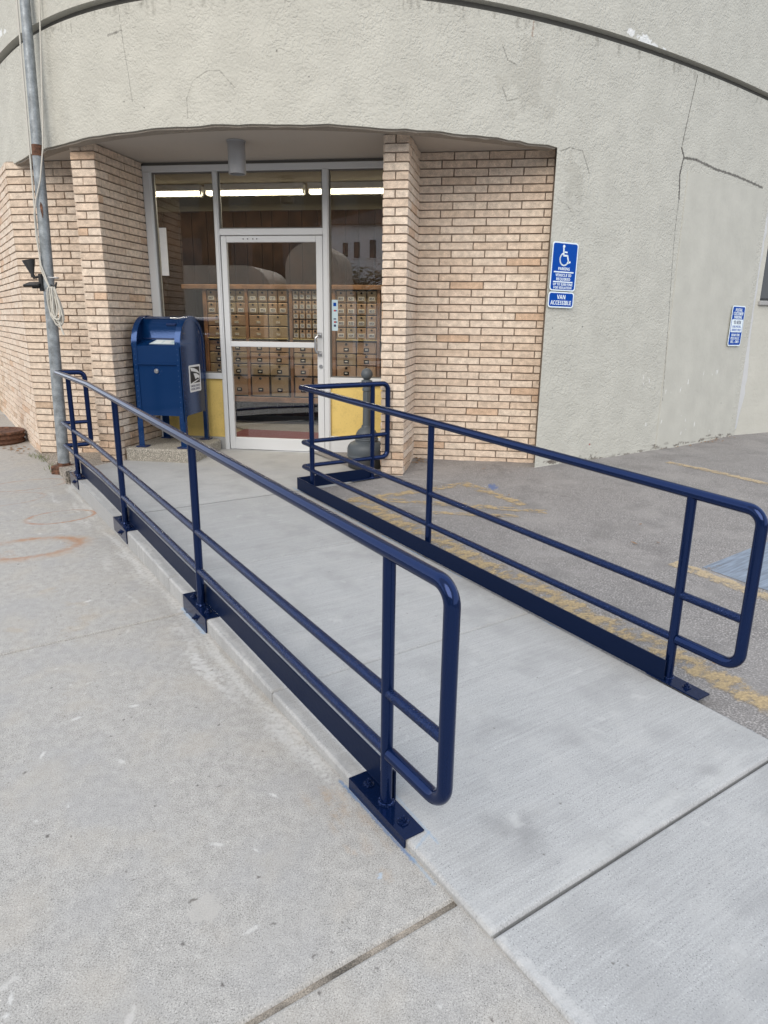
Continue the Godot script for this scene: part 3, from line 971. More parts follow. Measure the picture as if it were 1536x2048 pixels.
	for band in [[-7.0, 5.13, 2.50, 13.0], [5.13, 10.0, 3.37, 13.0]]:
		var ns := int((band[1] - band[0]) / 0.2)
		var nw := int((band[3] - band[2]) / 0.25)
		for i in ns:
			for j in nw:
				var s0 := lerpf(band[0], band[1], float(i) / ns); var s1 := lerpf(band[0], band[1], float(i + 1) / ns)
				var w0 := lerpf(band[2], band[3], float(j) / nw); var w1 := lerpf(band[2], band[3], float(j + 1) / nw)
				for q in [[s0, w0], [s1, w0], [s1, w1], [s0, w0], [s1, w1], [s0, w1]]:
					var p := sw(q[0], q[1], Yl.call(q[0], q[1]))
					var dx: float = Yl.call(q[0] + 0.1, q[1]) - Yl.call(q[0] - 0.1, q[1])
					var dz: float = Yl.call(q[0], q[1] + 0.1) - Yl.call(q[0], q[1] - 0.1)
					var n := (Vector3.UP - RD * dx * 5.0 - WD * dz * 5.0).normalized()
					vtx(st, p, n, Vector2(q[0], q[1]) * 1.25, (Vector2(q[0], q[1]) - Vector2(-2.0, 2.4)) / Vector2(10.0, 9.0))
	part("asphalt_surface", fin(st), ma, lot)
	# worn painted markings, 4 mm above the asphalt
	var pt := func(c: Color, worn: float, sd: int) -> StandardMaterial3D:
		var im := Image.create(768, 112, false, Image.FORMAT_RGBA8)
		var n1 := nz(sd, 0.04, 4)
		var n2 := nz(sd + 1, 0.35, 2)
		var n3 := nz(sd + 2, 0.011, 2)
		for y in 112:
			for x in 768:
				var v := n1.get_noise_2d(x, y) * 0.55 + n2.get_noise_2d(x, y) * 0.6 + n3.get_noise_2d(x, y) * 0.9 + 0.24 - worn
				var ed := clampf(minf(y, 111 - y) / 24.0, 0.0, 1.0)
				var k := 1.0 + 0.2 * n1.get_noise_2d(x * 2.0, y * 2.0 + 900.0)
				im.set_pixel(x, y, Color(c.r * k, c.g * k, c.b * k, 0.72 * smoothstep(-0.25, 0.5, v + ed * 0.5 - 0.5)))
		var m := StandardMaterial3D.new()
		m.albedo_texture = tex_of(im)
		m.transparency = BaseMaterial3D.TRANSPARENCY_ALPHA
		m.roughness = 0.9
		return m
	var yellow := lin(0.50, 0.375, 0.205)
	var y1: StandardMaterial3D = pt.call(yellow, 0.08, 301)
	var y2: StandardMaterial3D = pt.call(yellow, 0.14, 303)
	var y3: StandardMaterial3D = pt.call(lin(0.52, 0.41, 0.26), -0.2, 305)
	var blue: StandardMaterial3D = pt.call(lin(0.25, 0.305, 0.385), -0.7, 307)
	var lines := [[4.72, 2.87, 0.4, 2.86, 0.20, y1], [4.66, 2.80, 4.50, 3.98, 0.13, y1], [4.52, 3.92, 3.80, 3.95, 0.13, y1], [4.64, 2.98, 3.58, 3.97, 0.12, y2], [4.05, 3.2, 3.62, 3.7, 0.08, y2],
		[2.42, 3.90, 0.2, 3.86, 0.12, y3], [4.03, 6.17, -1.5, 6.17, 0.10, y3]]
	for q in lines:
		st = mb()
		var a := Vector2(q[0], q[1])
		var b := Vector2(q[2], q[3])
		var d := (b - a).normalized()
		var sd : Vector2 = Vector2(-d.y, d.x) * q[4] / 2
		var L := (b - a).length()
		var n := maxi(2, int(L / 0.12))
		for i in n:
			var p := a.lerp(b, float(i) / n)
			var r := a.lerp(b, float(i + 1) / n)
			var c4 := []
			for z in [p - sd, r - sd, r + sd, p + sd]: c4.append(sw(z.x, z.y, Yl.call(z.x, z.y) + 0.004))
			var uu := [Vector2(L * i / n / 0.9, 0), Vector2(L * (i + 1) / n / 0.9, 0), Vector2(L * (i + 1) / n / 0.9, 1), Vector2(L * i / n / 0.9, 1)]
			if (c4[1] - c4[0]).cross(c4[2] - c4[0]).y > 0: quad(st, c4[0], c4[1], c4[2], c4[3], uu)
			else: quad(st, c4[3], c4[2], c4[1], c4[0], [uu[3], uu[2], uu[1], uu[0]])
		part("painted_line", fin(st), q[5], lot)
	st = mb()
	for i in 8:
		for j in 8:
			var z := []
			var uu := []
			for q in [[i, j], [i + 1, j], [i + 1, j + 1], [i, j + 1]]:
				var s: float = 2.27 - q[0] * 0.19
				var w: float = 3.985 + q[1] * 0.17
				z.append(sw(s, w, Yl.call(s, w) + 0.004))
				uu.append(Vector2(q[0] / 8.0, 0.2 + 0.6 * q[1] / 8.0))
			if (z[1] - z[0]).cross(z[2] - z[0]).y > 0: quad(st, z[0], z[1], z[2], z[3], uu)
			else: quad(st, z[3], z[2], z[1], z[0], [uu[3], uu[2], uu[1], uu[0]])
	part("painted_blue_patch", fin(st), blue, lot)

# ------------------------------------------------------------------ stucco building
func build_building() -> void:
	var b := thing("post_office_building", "rounded corner building of greenish grey stucco above the brick entrance", "building", Vector3.ZERO)
	var ms: StandardMaterial3D = M.stucco
	var marks := wall_marks()
	detail(ms, marks)
	detail(M.smooth_stucco, marks)
	var a_end := path_len[-1]
	var a_bay := arc_at_x(0.489)
	var st := mb()
	facade(st, 0.0, a_bay, 3.05, 3.93, 0.0, 0.13, 6, 0.016)
	part("fascia", fin(st), ms, b)
	st = mb()
	facade(st, a_bay, a_end, -0.1, 3.93, 0.0, 0.22, 24, 0.0, 0.2)
	part("wall", fin(st), ms, b)
	st = mb()
	facade(st, 0.0, a_end, 3.985, 5.8, 0.026, 0.2, 10)
	part("upper_wall", fin(st), ms, b)
	st = mb()
	facade(st, 0.0, a_end, 3.93, 3.985, -0.045, 0.1, 1)
	part("drip_groove", fin(st), M.groove, b)
	# raw underside of the fascia
	st = mb()
	facade(st, 0.0, a_bay - 0.01, 3.035, 3.066, -0.018, 0.105, 1, 0.02)
	part("raw_edge", fin(st), M.raw_edge, b)
	# smoother repair patch right of the crack
	st = mb()
	facade(st, arc_at_x(1.86), arc_at_x(3.0), 0.0, 3.06, 0.004, 0.02, 12)
	part("stucco_patch", fin(st), M.smooth_stucco, b)
	# soffit
	st = mb()
	var sa := arc_at_x(-5.02)
	for k in 60:
		var p := pv(lerpf(sa, a_bay + 0.12, k / 60.0), 3.075, -0.11)
		var q := pv(lerpf(sa, a_bay + 0.12, (k + 1) / 60.0), 3.075, -0.11)
		var pb := Vector3(p.x, 3.075, minf(-7.06, p.z - 0.01))
		var qb := Vector3(q.x, 3.075, minf(-7.06, q.z - 0.01))
		edge(st, p, q, qb, pb, Vector3.DOWN)
		var up := Vector3.UP * 0.1
		edge(st, p + up, q + up, qb + up, pb + up, Vector3.UP)
	part("soffit", fin(st), M.soffit, b)
	# roof and back
	st = mb()
	var poly := PackedVector2Array()
	for i in 61:
		var q := pv(lerpf(0.0, a_end, i / 60.0), 0, -0.1)
		poly.append(Vector2(q.x, q.z))
	poly.append_array([Vector2(6.5, -11.3), Vector2(6.5, -22.0), Vector2(-9.0, -22.0)])
	prism(st, poly, Vector3(0, 5.6, 0), Vector3.RIGHT, Vector3(0, 0, 1), -0.15)
	part("roof", fin(st), M.roof_grey, b)
	st = mb()
	box(st, Vector3(-9.0, -0.2, -22.2), Vector3(6.5, 5.6, -22.0))
	box_e(st, Vector3(-7.9, -0.2, -9.64), Vector3(-1.1, 0, -12.5), Vector3(0, 5.8, 0), Vector3(0.2, 0, 0))
	part("back_wall", fin(st), M.stucco_plain, b)
	# the next wall, past the inner corner, with its window
	var o := Vector3(3.07, 0, -9.115)
	var d := Vector3(0.829, 0, -0.559)
	var n := Vector3(0.559, 0, 0.829)
	st = mb()
	var wall_bit := func(u0: float, u1: float, y0: float, y1: float) -> void:
		var k := maxi(1, int((u1 - u0) / 0.5))
		for i in k:
			var a := lerpf(u0, u1, float(i) / k)
			var c := lerpf(u0, u1, float(i + 1) / k)
			box_e(st, o + d * a + Vector3.UP * y0 - n * 0.25, d * (c - a), Vector3.UP * (y1 - y0), n * 0.25)
	wall_bit.call(-0.02, 0.135, -0.1, 3.93)
	wall_bit.call(0.135, 1.25, -0.1, 1.88)
	wall_bit.call(0.135, 1.25, 3.1, 3.93)
	wall_bit.call(1.25, 4.2, -0.1, 3.93)
	var side := M.stucco_plain.duplicate() as StandardMaterial3D
	side.albedo_color = Color.WHITE
	side.albedo_texture = M.stucco.albedo_texture
	relief(side, M.smooth_stucco.heightmap_texture, 0.6)
	tri_uv(side, 0.75)
	part("side_wall", fin(st), side, b)
	st = mb()
	box_e(st, o + d * -0.02 + Vector3.UP * 3.985 - n * 0.25, d * 4.22, Vector3.UP * 1.8, n * 0.28)
	part("upper_side_wall", fin(st), side, b)
	st = mb()
	box_e(st, o + Vector3.UP * 3.93 - n * 0.25, d * 4.2, Vector3.UP * 0.055, n * 0.19)
	part("drip_groove", fin(st), M.groove, b)
	var f := mb()
	for q in [[0.135, 1.25, 1.88, 1.915], [0.135, 1.25, 3.065, 3.1], [0.135, 0.165, 1.915, 3.065], [1.22, 1.25, 1.915, 3.065]]:
		box_e(f, o + d * q[0] + Vector3.UP * q[2] - n * 0.14, d * (q[1] - q[0]), Vector3.UP * (q[3] - q[2]), n * 0.05)
	var win := part("window", fin(f), M.black, b)
	f = mb()
	box_e(f, o + d * 0.165 + Vector3.UP * 1.915 - n * 0.13, d * 1.055, Vector3.UP * 1.15, n * 0.01)
	part("pane", fin(f), M.dark_glass, win)
	f = mb()
	cbox_e(f, o + d * 0.69 + Vector3.UP * 1.855 + n * 0.0, d, Vector3.UP, n, Vector3(0.58, 0.026, 0.03), 0.006)
	part("window_sill", fin(f), M.new_concrete, b)
	f = mb()
	box_e(f, o + d * 0.05 + Vector3.UP * 2.86 - n * 0.01, d * 0.16, Vector3.UP * 0.07, n * 0.05)
	part("junction_box", fin(f), M.white, b)
	# pale caulk run down the inner corner
	f = mb()
	var cn := nz(57, 1.4, 3)
	for i in 30:
		var e := []
		for k in 2:
			var y := 0.34 + (i + k) * 0.088
			var wob := cn.get_noise_1d(y * 4.0)
			var wd := 0.016 + 0.05 * smoothstep(0.45, 0.75, y) * (1.0 - smoothstep(1.1, 1.5, y)) + 0.014 * smoothstep(0.3, 0.4, y) + 0.012 * wob
			e.append([o + Vector3.UP * y + d * (0.020 + 0.01 * wob) + n * 0.012, o + Vector3.UP * y + d * (0.028 + wd + 0.01 * wob) + n * 0.006])
		quad(f, e[0][0], e[0][1], e[1][1], e[1][0])
		quad(f, e[0][0] - d * 0.03 - n * 0.02, e[0][0], e[1][0], e[1][0] - d * 0.03 - n * 0.02)
		quad(f, e[0][1], e[0][1] - n * 0.012, e[1][1] - n * 0.012, e[1][1])
	part("caulk_bead", fin(f), paint(lin(0.55, 0.555, 0.56), 0.6), b)

# ------------------------------------------------------------------ brickwork
var brick_cache := {}

func brick_mesh(L: float, H: float, D: float, v: int) -> ArrayMesh:
	var key := "%d_%d_%d_%d" % [int(L * 500), int(H * 500), int(D * 1000), v]
	if brick_cache.has(key): return brick_cache[key]
	var r := RandomNumberGenerator.new()
	r.seed = hash(key)
	var st := mb()
	var nx := 4 if L > 0.2 else 2
	var g := []
	var c := 0.0022
	for i in nx + 1:
		var col := []
		for j in 3:
			var x := lerpf(c, L - c, float(i) / nx)
			var y := lerpf(c, H - c, j / 2.0)
			col.append(Vector3(x + r.randf_range(-0.002, 0.002), y + r.randf_range(-0.0014, 0.0014), D + r.randf_range(-0.0025, 0.0025)))
		g.append(col)
	for i in nx:
		for j in 2:
			quad(st, g[i][j], g[i + 1][j], g[i + 1][j + 1], g[i][j + 1])
	var back := func(p: Vector3, dx: float, dy: float) -> Vector3: return Vector3(p.x + dx * c, p.y + dy * c, -0.004)
	for i in nx:
		quad(st, back.call(g[i][0], 0, -1), back.call(g[i + 1][0], 0, -1), g[i + 1][0], g[i][0])
		quad(st, g[i][2], g[i + 1][2], back.call(g[i + 1][2], 0, 1), back.call(g[i][2], 0, 1))
	for j in 2:
		quad(st, back.call(g[0][j + 1], -1, 0), back.call(g[0][j], -1, 0), g[0][j], g[0][j + 1])
		quad(st, g[nx][j + 1], g[nx][j], back.call(g[nx][j], 1, 0), back.call(g[nx][j + 1], 1, 0))
	brick_cache[key] = fin(st)
	return brick_cache[key]

const COURSE := 0.0695
const TOP := 3.07

# rows of bricks on the plane o + u*t, outward n; cuts(row) gives the joints along u from 0 to length
func bricks(parent: Node3D, o: Vector3, u: Vector3, n: Vector3, length: float, y_low: float, cuts: Callable, over0 := 0.0, over1 := 0.0, grime := 0.2) -> void:
	var rows := int(ceil((TOP - y_low) / COURSE))
	var basis := Basis(u, Vector3.UP, n)
	for k in rows:
		var y := TOP - (k + 1) * COURSE
		var js: Array = cuts.call(k)
		var xs := [0.0 - over0]
		for j in js:
			if j > 0.04 and j < length - 0.04: xs.append(j)
		xs.append(length + over1)
		for i in xs.size() - 1:
			var x0: float = xs[i] + (0.004 if i > 0 else 0.0)
			var x1: float = xs[i + 1] - (0.004 if i < xs.size() - 2 else 0.0)
			var D := 0.011 + rng.randf_range(-0.0025, 0.003)
			D = snappedf(D, 0.001)
			var mesh := brick_mesh(x1 - x0, COURSE - 0.009, D, rng.randi() % 4)
			var tone: int = rng.randi() % 5 if rng.randf() > 0.03 else 5
			if y < 0.95 and rng.randf() < grime * clampf((1.0 - y) / 0.7, 0.0, 1.0): tone = 5 + rng.randi() % 3
			part("brick", mesh, M.bricks[tone], parent, Transform3D(basis, o + u * x0 + Vector3.UP * (y + 0.008)))

func every(a: float, b: float) -> Array:
	var out := []
	var x := a
	while x < b:
		out.append(x)
		x += 0.312
	return out

func build_brickwork() -> void:
	# right bay
	var w := thing("brick_wall", "tan brick wall bay between the brick pillar and the stucco wall", "wall")
	var st := mb()
	box(st, Vector3(-0.80, 0.0, -7.10), Vector3(0.66, 3.075, -6.85))
	part("mortar_bed", fin(st), M.mortar, w)
	bricks(w, Vector3(-0.715, 0, -6.85), Vector3.RIGHT, Vector3.BACK, 1.205, 0.20, func(k: int) -> Array: return every(0.317, 2.0) if k % 2 == 0 else every(0.207, 2.0))
	# left bay
	w = thing("brick_wall", "tan brick wall bay behind the flagpole, left of the brick pier", "wall")
	st = mb()
	box(st, Vector3(-4.84, -0.05, -7.10), Vector3(-3.64, 3.075, -6.85))
	part("mortar_bed", fin(st), M.mortar, w)
	bricks(w, Vector3(-4.84, 0, -6.85), Vector3.RIGHT, Vector3.BACK, 1.10, 0.16, func(k: int) -> Array: return every(0.19, 2.0) if k % 2 == 1 else every(0.29, 2.0))
	# left angled wall
	w = thing("brick_wall", "tan brick wall at the far left, slanting away beside the sidewalk", "wall")
	var d := Vector3(0.673, 0, 0.7396)
	var n := Vector3(-0.7396, 0, 0.673)
	var o := Vector3(-4.84, 0, -6.85) - d * 4.368
	st = mb()
	box_e(st, o - n * 0.22 + Vector3(0, -0.05, 0), d * 4.364, Vector3(0, 3.1, 0), n * 0.22)
	part("mortar_bed", fin(st), M.mortar, w)
	bricks(w, o, d, n, 4.368, 0.06, func(k: int) -> Array: return every(0.02, 4.6) if k % 2 == 1 else every(0.13, 4.6), 0.0, 0.012)
	# left pier
	w = thing("brick_pier", "tan brick pier with rough split faces beside the blue mailbox", "pillar")
	var a := Vector3(-3.53, 0, -6.20)
	var c := Vector3(-3.495, 0, -7.0)
	var u := (c - a).normalized()
	n = Vector3(-u.z, 0, u.x)
	st = mb()
	box(st, Vector3(-3.735, -0.05, -6.87), Vector3(-3.535, 3.075, -6.20))
	box_e(st, a - n * 0.2 + Vector3(0, 0, 0), u * 0.80, Vector3(0, 3.072, 0), n * 0.2)
	part("mortar_bed", fin(st), M.mortar, w)
	bricks(w, Vector3(-3.745, 0, -6.20), Vector3.RIGHT, Vector3.BACK, 0.215, 0.10, func(k: int) -> Array: return [0.10] if k % 2 == 0 else [], 0.0, 0.013, 0.75)
	bricks(w, a, u, n, 0.80, 0.10, func(k: int) -> Array: return [0.07, 0.38, 0.68] if k % 2 == 0 else [0.185, 0.48], 0.0, 0.0, 0.6)
	# pillar
	w = thing("brick_pillar", "narrow tan brick pillar between the glass storefront and right bay", "pillar")
	a = Vector3(-0.745, 0, -6.19)
	c = Vector3(-0.715, 0, -6.85)
	u = (c - a).normalized()
	n = Vector3(-u.z, 0, u.x)
	st = mb()
	box(st, Vector3(-0.935, 0.0, -7.05), Vector3(-0.748, 3.075, -6.19))
	box_e(st, a - n * 0.15, u * 0.66, Vector3(0, 3.072, 0), n * 0.15)
	part("mortar_bed", fin(st), M.mortar, w)
	bricks(w, Vector3(-0.937, 0, -6.19), Vector3.RIGHT, Vector3.BACK, 0.192, 0.14, func(k: int) -> Array: return [0.094] if k % 2 == 0 else [], 0.0, 0.013, 0.5)
	bricks(w, a, u, n, 0.655, 0.14, func(k: int) -> Array: return [0.09, 0.40] if k % 2 == 0 else [0.19, 0.50])
	bricks(w, Vector3(-0.937, 0, -7.0), Vector3.BACK, Vector3.LEFT, 0.81, 0.14, func(k: int) -> Array: return every(0.2, 0.8) if k % 2 == 0 else every(0.1, 0.8))

# ------------------------------------------------------------------ lettering
var fonts := {}

func font(face: String, bold: bool) -> SystemFont:
	var key := face + str(bold)
	if not fonts.has(key):
		var f := SystemFont.new()
		f.font_names = PackedStringArray([face])
		f.font_weight = 700 if bold else 400
		fonts[key] = f
	return fonts[key]

# a line of print of cap height h and given width, centred at p on the plane x, z
func letters(called: String, text: String, h: float, width: float, p: Vector3, x: Vector3, z: Vector3, m: Material, parent: Node3D, bold := true, face := "Droid Sans") -> MeshInstance3D:
	var t := TextMesh.new()
	t.text = text
	t.font = font(face, bold)
	t.font_size = 48
	t.pixel_size = h / (48.0 * 0.714)
	t.depth = 0.0012
	t.curve_step = 3.0
	t.horizontal_alignment = HORIZONTAL_ALIGNMENT_CENTER
	t.vertical_alignment = VERTICAL_ALIGNMENT_CENTER
	var wide := t.get_aabb().size.x
	var k := width / wide if width > 0.0 and wide > 0.0 else 1.0
	var y := z.cross(x).normalized()
	return part(called, t, m, parent, Transform3D(Basis(x * k, y, z), p))

# ------------------------------------------------------------------ storefront and lobby
const ZD := -7.0

func bar(st: SurfaceTool, x0: float, x1: float, y0: float, y1: float, z0 := ZD - 0.10, z1 := ZD, b := 0.004) -> void:
	cbox(st, Vector3(x0, y0, z0), Vector3(x1, y1, z1), b)

func pane(x0: float, x1: float, y0: float, y1: float, z: float) -> ArrayMesh:
	var st := mb()
	box(st, Vector3(x0, y0, z - 0.005), Vector3(x1, y1, z))
	box(st, Vector3(x0, y0, z - 0.018), Vector3(x1, y1, z - 0.013))
	return fin(st)

func build_storefront() -> void:
	var s := thing("storefront", "silver aluminium glass storefront with yellow panels between pier and pillar", "storefront")
	var gy := 0.238
	var st := mb()
	bar(st, -3.49, -0.93, 2.985, 3.045)
	part("header", fin(st), M.alu, s)
	st = mb()
	box(st, Vector3(-3.49, 3.045, ZD - 0.06), Vector3(-0.93, 3.08, ZD - 0.03))
	part("dark_gap", fin(st), M.groove, s)
	for q in [[-3.49, -3.40, gy, 2.985], [-2.765, -2.718, gy, 2.985], [-1.664, -1.602, gy, 2.985], [-0.99, -0.93, gy, 2.985]]:
		st = mb()
		bar(st, q[0], q[1], q[2], q[3])
		var mm := part("mullion", fin(st), M.alu, s)
		st = mb()
		bar(st, q[0] + 0.012, q[1] - 0.012, q[2], q[3] - 0.002, ZD, ZD + 0.006, 0.002)
		part("cover_strip", fin(st), M.alu, mm)
	st = mb()
	bar(st, -2.718, -1.664, 2.40, 2.462)
	part("transom_bar", fin(st), M.alu, s)
	st = mb()
	bar(st, -3.40, -2.765, 0.988, 1.048, ZD - 0.1, ZD + 0.004)
	part("sill", fin(st), M.alu, s)
	st = mb()
	bar(st, -1.602, -0.99, 0.956, 1.03, ZD - 0.1, ZD + 0.004)
	part("sill", fin(st), M.alu, s)
	st = mb()
	bar(st, -3.40, -2.765, 0.37, 0.988, ZD - 0.07, ZD - 0.03, 0.002)
	part("yellow_panel", fin(st), M.yellow_panel, s)
	st = mb()
	bar(st, -1.602, -0.99, 0.422, 0.956, ZD - 0.07, ZD - 0.03, 0.002)
	part("yellow_panel", fin(st), M.yellow_panel, s)
	st = mb()
	bar(st, -1.602, -0.99, gy, 0.422, ZD - 0.1, ZD - 0.004)
	part("kick_panel", fin(st), M.alu, s)
	st = mb()
	bar(st, -3.40, -2.765, gy, 0.37, ZD - 0.1, ZD - 0.004)
	part("kick_panel", fin(st), M.new_concrete, s)
	# beads round the panes
	for q in [[-3.40, -2.765, 1.048, 2.985], [-2.718, -1.664, 2.462, 2.985], [-1.602, -0.99, 1.03, 2.985]]:
		st = mb()
		var t := 0.012
		bar(st, q[0], q[1], q[2], q[2] + t, ZD - 0.055, ZD - 0.025, 0.002)
		bar(st, q[0], q[1], q[3] - t, q[3], ZD - 0.055, ZD - 0.025, 0.002)
		bar(st, q[0], q[0] + t, q[2] + t, q[3] - t, ZD - 0.055, ZD - 0.025, 0.002)
		bar(st, q[1] - t, q[1], q[2] + t, q[3] - t, ZD - 0.055, ZD - 0.025, 0.002)
		var bead := part("glazing_bead", fin(st), M.groove, s)
		part("window_pane", pane(q[0] + t, q[1] - t, q[2] + t, q[3] - t, ZD - 0.037), M.glass, bead)
	# a pale strip fixed inside the left pane
	st = mb()
	cbox(st, Vector3(-3.375, 2.02, ZD - 0.06), Vector3(-3.30, 2.48, ZD - 0.046), 0.003)
	part("white_strip", fin(st), M.white, s)
	# the door
	st = mb()
	var x0 := -2.712; var x1 := -1.670; var y0 := gy + 0.008; var y1 := 2.395
	var zf := ZD - 0.012
	bar(st, x0, -2.655, y0, y1, zf - 0.045, zf)
	bar(st, -1.736, x1, y0, y1, zf - 0.045, zf)
	bar(st, -2.655, -1.736, 2.335, y1, zf - 0.045, zf - 0.001)
	bar(st, -2.655, -1.736, y0, 0.372, zf - 0.045, zf - 0.001)
	var door := part("door", fin(st), M.alu, s)
	part("door_pane", pane(-2.655, -1.736, 0.372, 2.335, zf - 0.02), M.glass, door)
	st = mb()
	cbox(st, Vector3(-2.655, 1.322, zf - 0.03), Vector3(-1.736, 1.376, zf + 0.012), 0.005)
	part("push_bar", fin(st), M.alu, door)
	st = mb()
	tube(st, rounded([Vector3(-1.705, 1.265, zf), Vector3(-1.705, 1.265, zf + 0.065), Vector3(-1.735, 1.30, zf + 0.075), Vector3(-1.735, 1.42, zf + 0.075), Vector3(-1.705, 1.45, zf + 0.065), Vector3(-1.705, 1.45, zf)], 0.02), 0.012, 10)
	cbox(st, Vector3(-1.73, 1.24, zf), Vector3(-1.685, 1.29, zf + 0.012), 0.003)
	cbox(st, Vector3(-1.73, 1.425, zf), Vector3(-1.685, 1.475, zf + 0.012), 0.003)
	part("handle", fin(st), M.chrome, door)
	st = mb()
	tube(st, [Vector3(-1.70, 1.14, zf), Vector3(-1.70, 1.14, zf + 0.012)], 0.019, 16)
	part("lock", fin(st), M.chrome, door)
	st = mb()
	for x in [-2.475, -2.43, -2.375, -2.335]:
		tube(st, [Vector3(x, 2.366, zf), Vector3(x, 2.366, zf + 0.003)], 0.006, 8)
	part("screw_holes", fin(st), M.black, door)
	st = mb()
	bar(st, -2.765, -1.602, 0.20, gy + 0.004, ZD - 0.11, ZD + 0.02, 0.003)
	part("threshold", fin(st), M.alu, s)
	# sticker of payment marks on the right pane
	st = mb()
	prism(st, round_rect(0.062, 0.30, 0.004), Vector3(-1.555, 1.645, ZD - 0.0365), Vector3.RIGHT, Vector3.UP, 0.0012)
	var dec := part("window_sticker", fin(st), paint(lin(0.52, 0.66, 0.72), 0.4), self)
	tag(dec, "narrow pale blue sticker with little coloured marks on the right pane", "sticker")
	var marks := [[0.105, M.sign_blue, 0.03, 0.034], [0.045, M.red_print, 0.022, 0.016], [0.045, M.sign_blue, -0.012, 0.012], [-0.035, M.navy_print, 0.028, 0.012], [-0.065, M.red_print, 0.02, 0.018], [-0.065, M.navy_print, -0.018, 0.012], [-0.10, M.navy_print, 0.024, 0.022]]
	for q in marks:
		st = mb()
		prism(st, round_rect(absf(q[2]), q[3], 0.003, 3), Vector3(-1.555 + (0.0 if q[2] > 0 else 0.014), 1.645 + q[0], ZD - 0.0353), Vector3.RIGHT, Vector3.UP, 0.0008)
		part("printed_mark", fin(st), q[1], dec)

func build_lobby() -> void:
	var r := thing("lobby", "lobby room behind the glass with brown panelled walls", "room", Vector3.ZERO, "", "structure")
	var st := mb()
	box(st, Vector3(-4.75, -0.1, -9.75), Vector3(0.6, 0.24, -7.10))
	part("floor", fin(st), M.floor_tile, r)
	st = mb()
	box(st, Vector3(-4.75, 3.12, -9.75), Vector3(0.6, 3.24, -7.06))
	part("ceiling", fin(st), M.ceiling, r)
	st = mb()
	box(st, Vector3(-4.75, 0.24, -9.75), Vector3(0.6, 3.12, -9.05))
	part("back_wall", fin(st), M.room_wall, r)
	st = mb()
	box(st, Vector3(-4.75, 0.24, -9.05), Vector3(-4.6, 3.12, -7.10))
	part("left_wall", fin(st), M.panelling, r)
	st = mb()
	box(st, Vector3(-0.2, 0.24, -9.05), Vector3(0.6, 3.12, -7.12))
	part("right_wall", fin(st), M.room_wall, r)
	st = mb()
	box(st, Vector3(-4.75, 0.24, -7.20), Vector3(-3.5, 3.12, -7.11))
	box(st, Vector3(-0.92, 0.24, -7.20), Vector3(0.6, 3.12, -7.11))
	box(st, Vector3(-4.75, 3.05, -7.20), Vector3(0.6, 3.12, -7.09))
	part("front_wall", fin(st), M.room_wall, r)
	# brown boards with open joints over and under the boxes
	var x := -4.6
	var k := 0
	while x < -0.2:
		var w: float = [0.20, 0.14, 0.22, 0.17][k % 4]
		w = minf(w, -0.2 - x)
		st = mb()
		cbox(st, Vector3(x + 0.003, 0.34, -9.05), Vector3(x + w - 0.003, 2.92, -9.03), 0.004)
		part("panel_board", fin(st), M.panelling, r)
		x += w
		k += 1
	st = mb()
	cbox(st, Vector3(-4.6, 0.24, -9.05), Vector3(-0.2, 0.34, -9.02), 0.006)
	part("skirting", fin(st), M.black, r)
	var mt := mb()
	prism(mt, PackedVector2Array([Vector2(-3.0, -7.14), Vector2(-1.5, -7.14), Vector2(-1.5, -8.15), Vector2(-3.0, -8.25)]), Vector3(0, 0.252, 0), Vector3.RIGHT, Vector3(0, 0, 1), -0.012)
	var mat := part("door_mat", fin(mt), M.mat, self)
	tag(mat, "maroon carpet mat on the lobby floor just inside the door", "mat")
	# fluorescent fittings, lit
	for i in 4:
		var cx := -4.07 + 0.625 + i * 1.25 - 0.62
		var f := thing("fluorescent_light", ["lit twin tube fluorescent light, leftmost of the row inside the glass", "lit twin tube fluorescent light seen through the glass over the door's left half", "lit twin tube fluorescent light over the door's right half and right pane", "lit twin tube fluorescent light, rightmost of the row, cut by the brick pillar"][i], "light", Vector3(cx, 3.03, -8.45), "row of fluorescent lights")
		st = mb()
		cbox(st, Vector3(-0.60, 0.02, -0.07), Vector3(0.60, 0.09, 0.07), 0.006)
		part("housing", fin(st), M.white, f)
		for z in [-0.035, 0.035]:
			st = mb()
			tube(st, [Vector3(-0.585, -0.005, z), Vector3(0.585, -0.005, z)], 0.017, 10)
			var tb := part("lamp_tube", fin(st), M.lamp_tube, f)
			st = mb()
			for sx in [-1, 1]:
				cbox(st, Vector3(sx * 0.592 - 0.008, -0.022, z - 0.016), Vector3(sx * 0.592 + 0.008, 0.03, z + 0.016), 0.003)
			part("socket", fin(st), M.white, tb)
		var l := AreaLight3D.new()
		l.name = "tube_light"
		l.area_size = Vector2(1.17, 0.1)
		l.light_energy = 0.8
		l.light_color = Color(1.0, 0.95, 0.82)
		l.area_range = 8.0
		l.shadow_enabled = true
		f.add_child(l)
		l.position = Vector3(0, -0.03, 0)
		l.rotation.x = -PI / 2

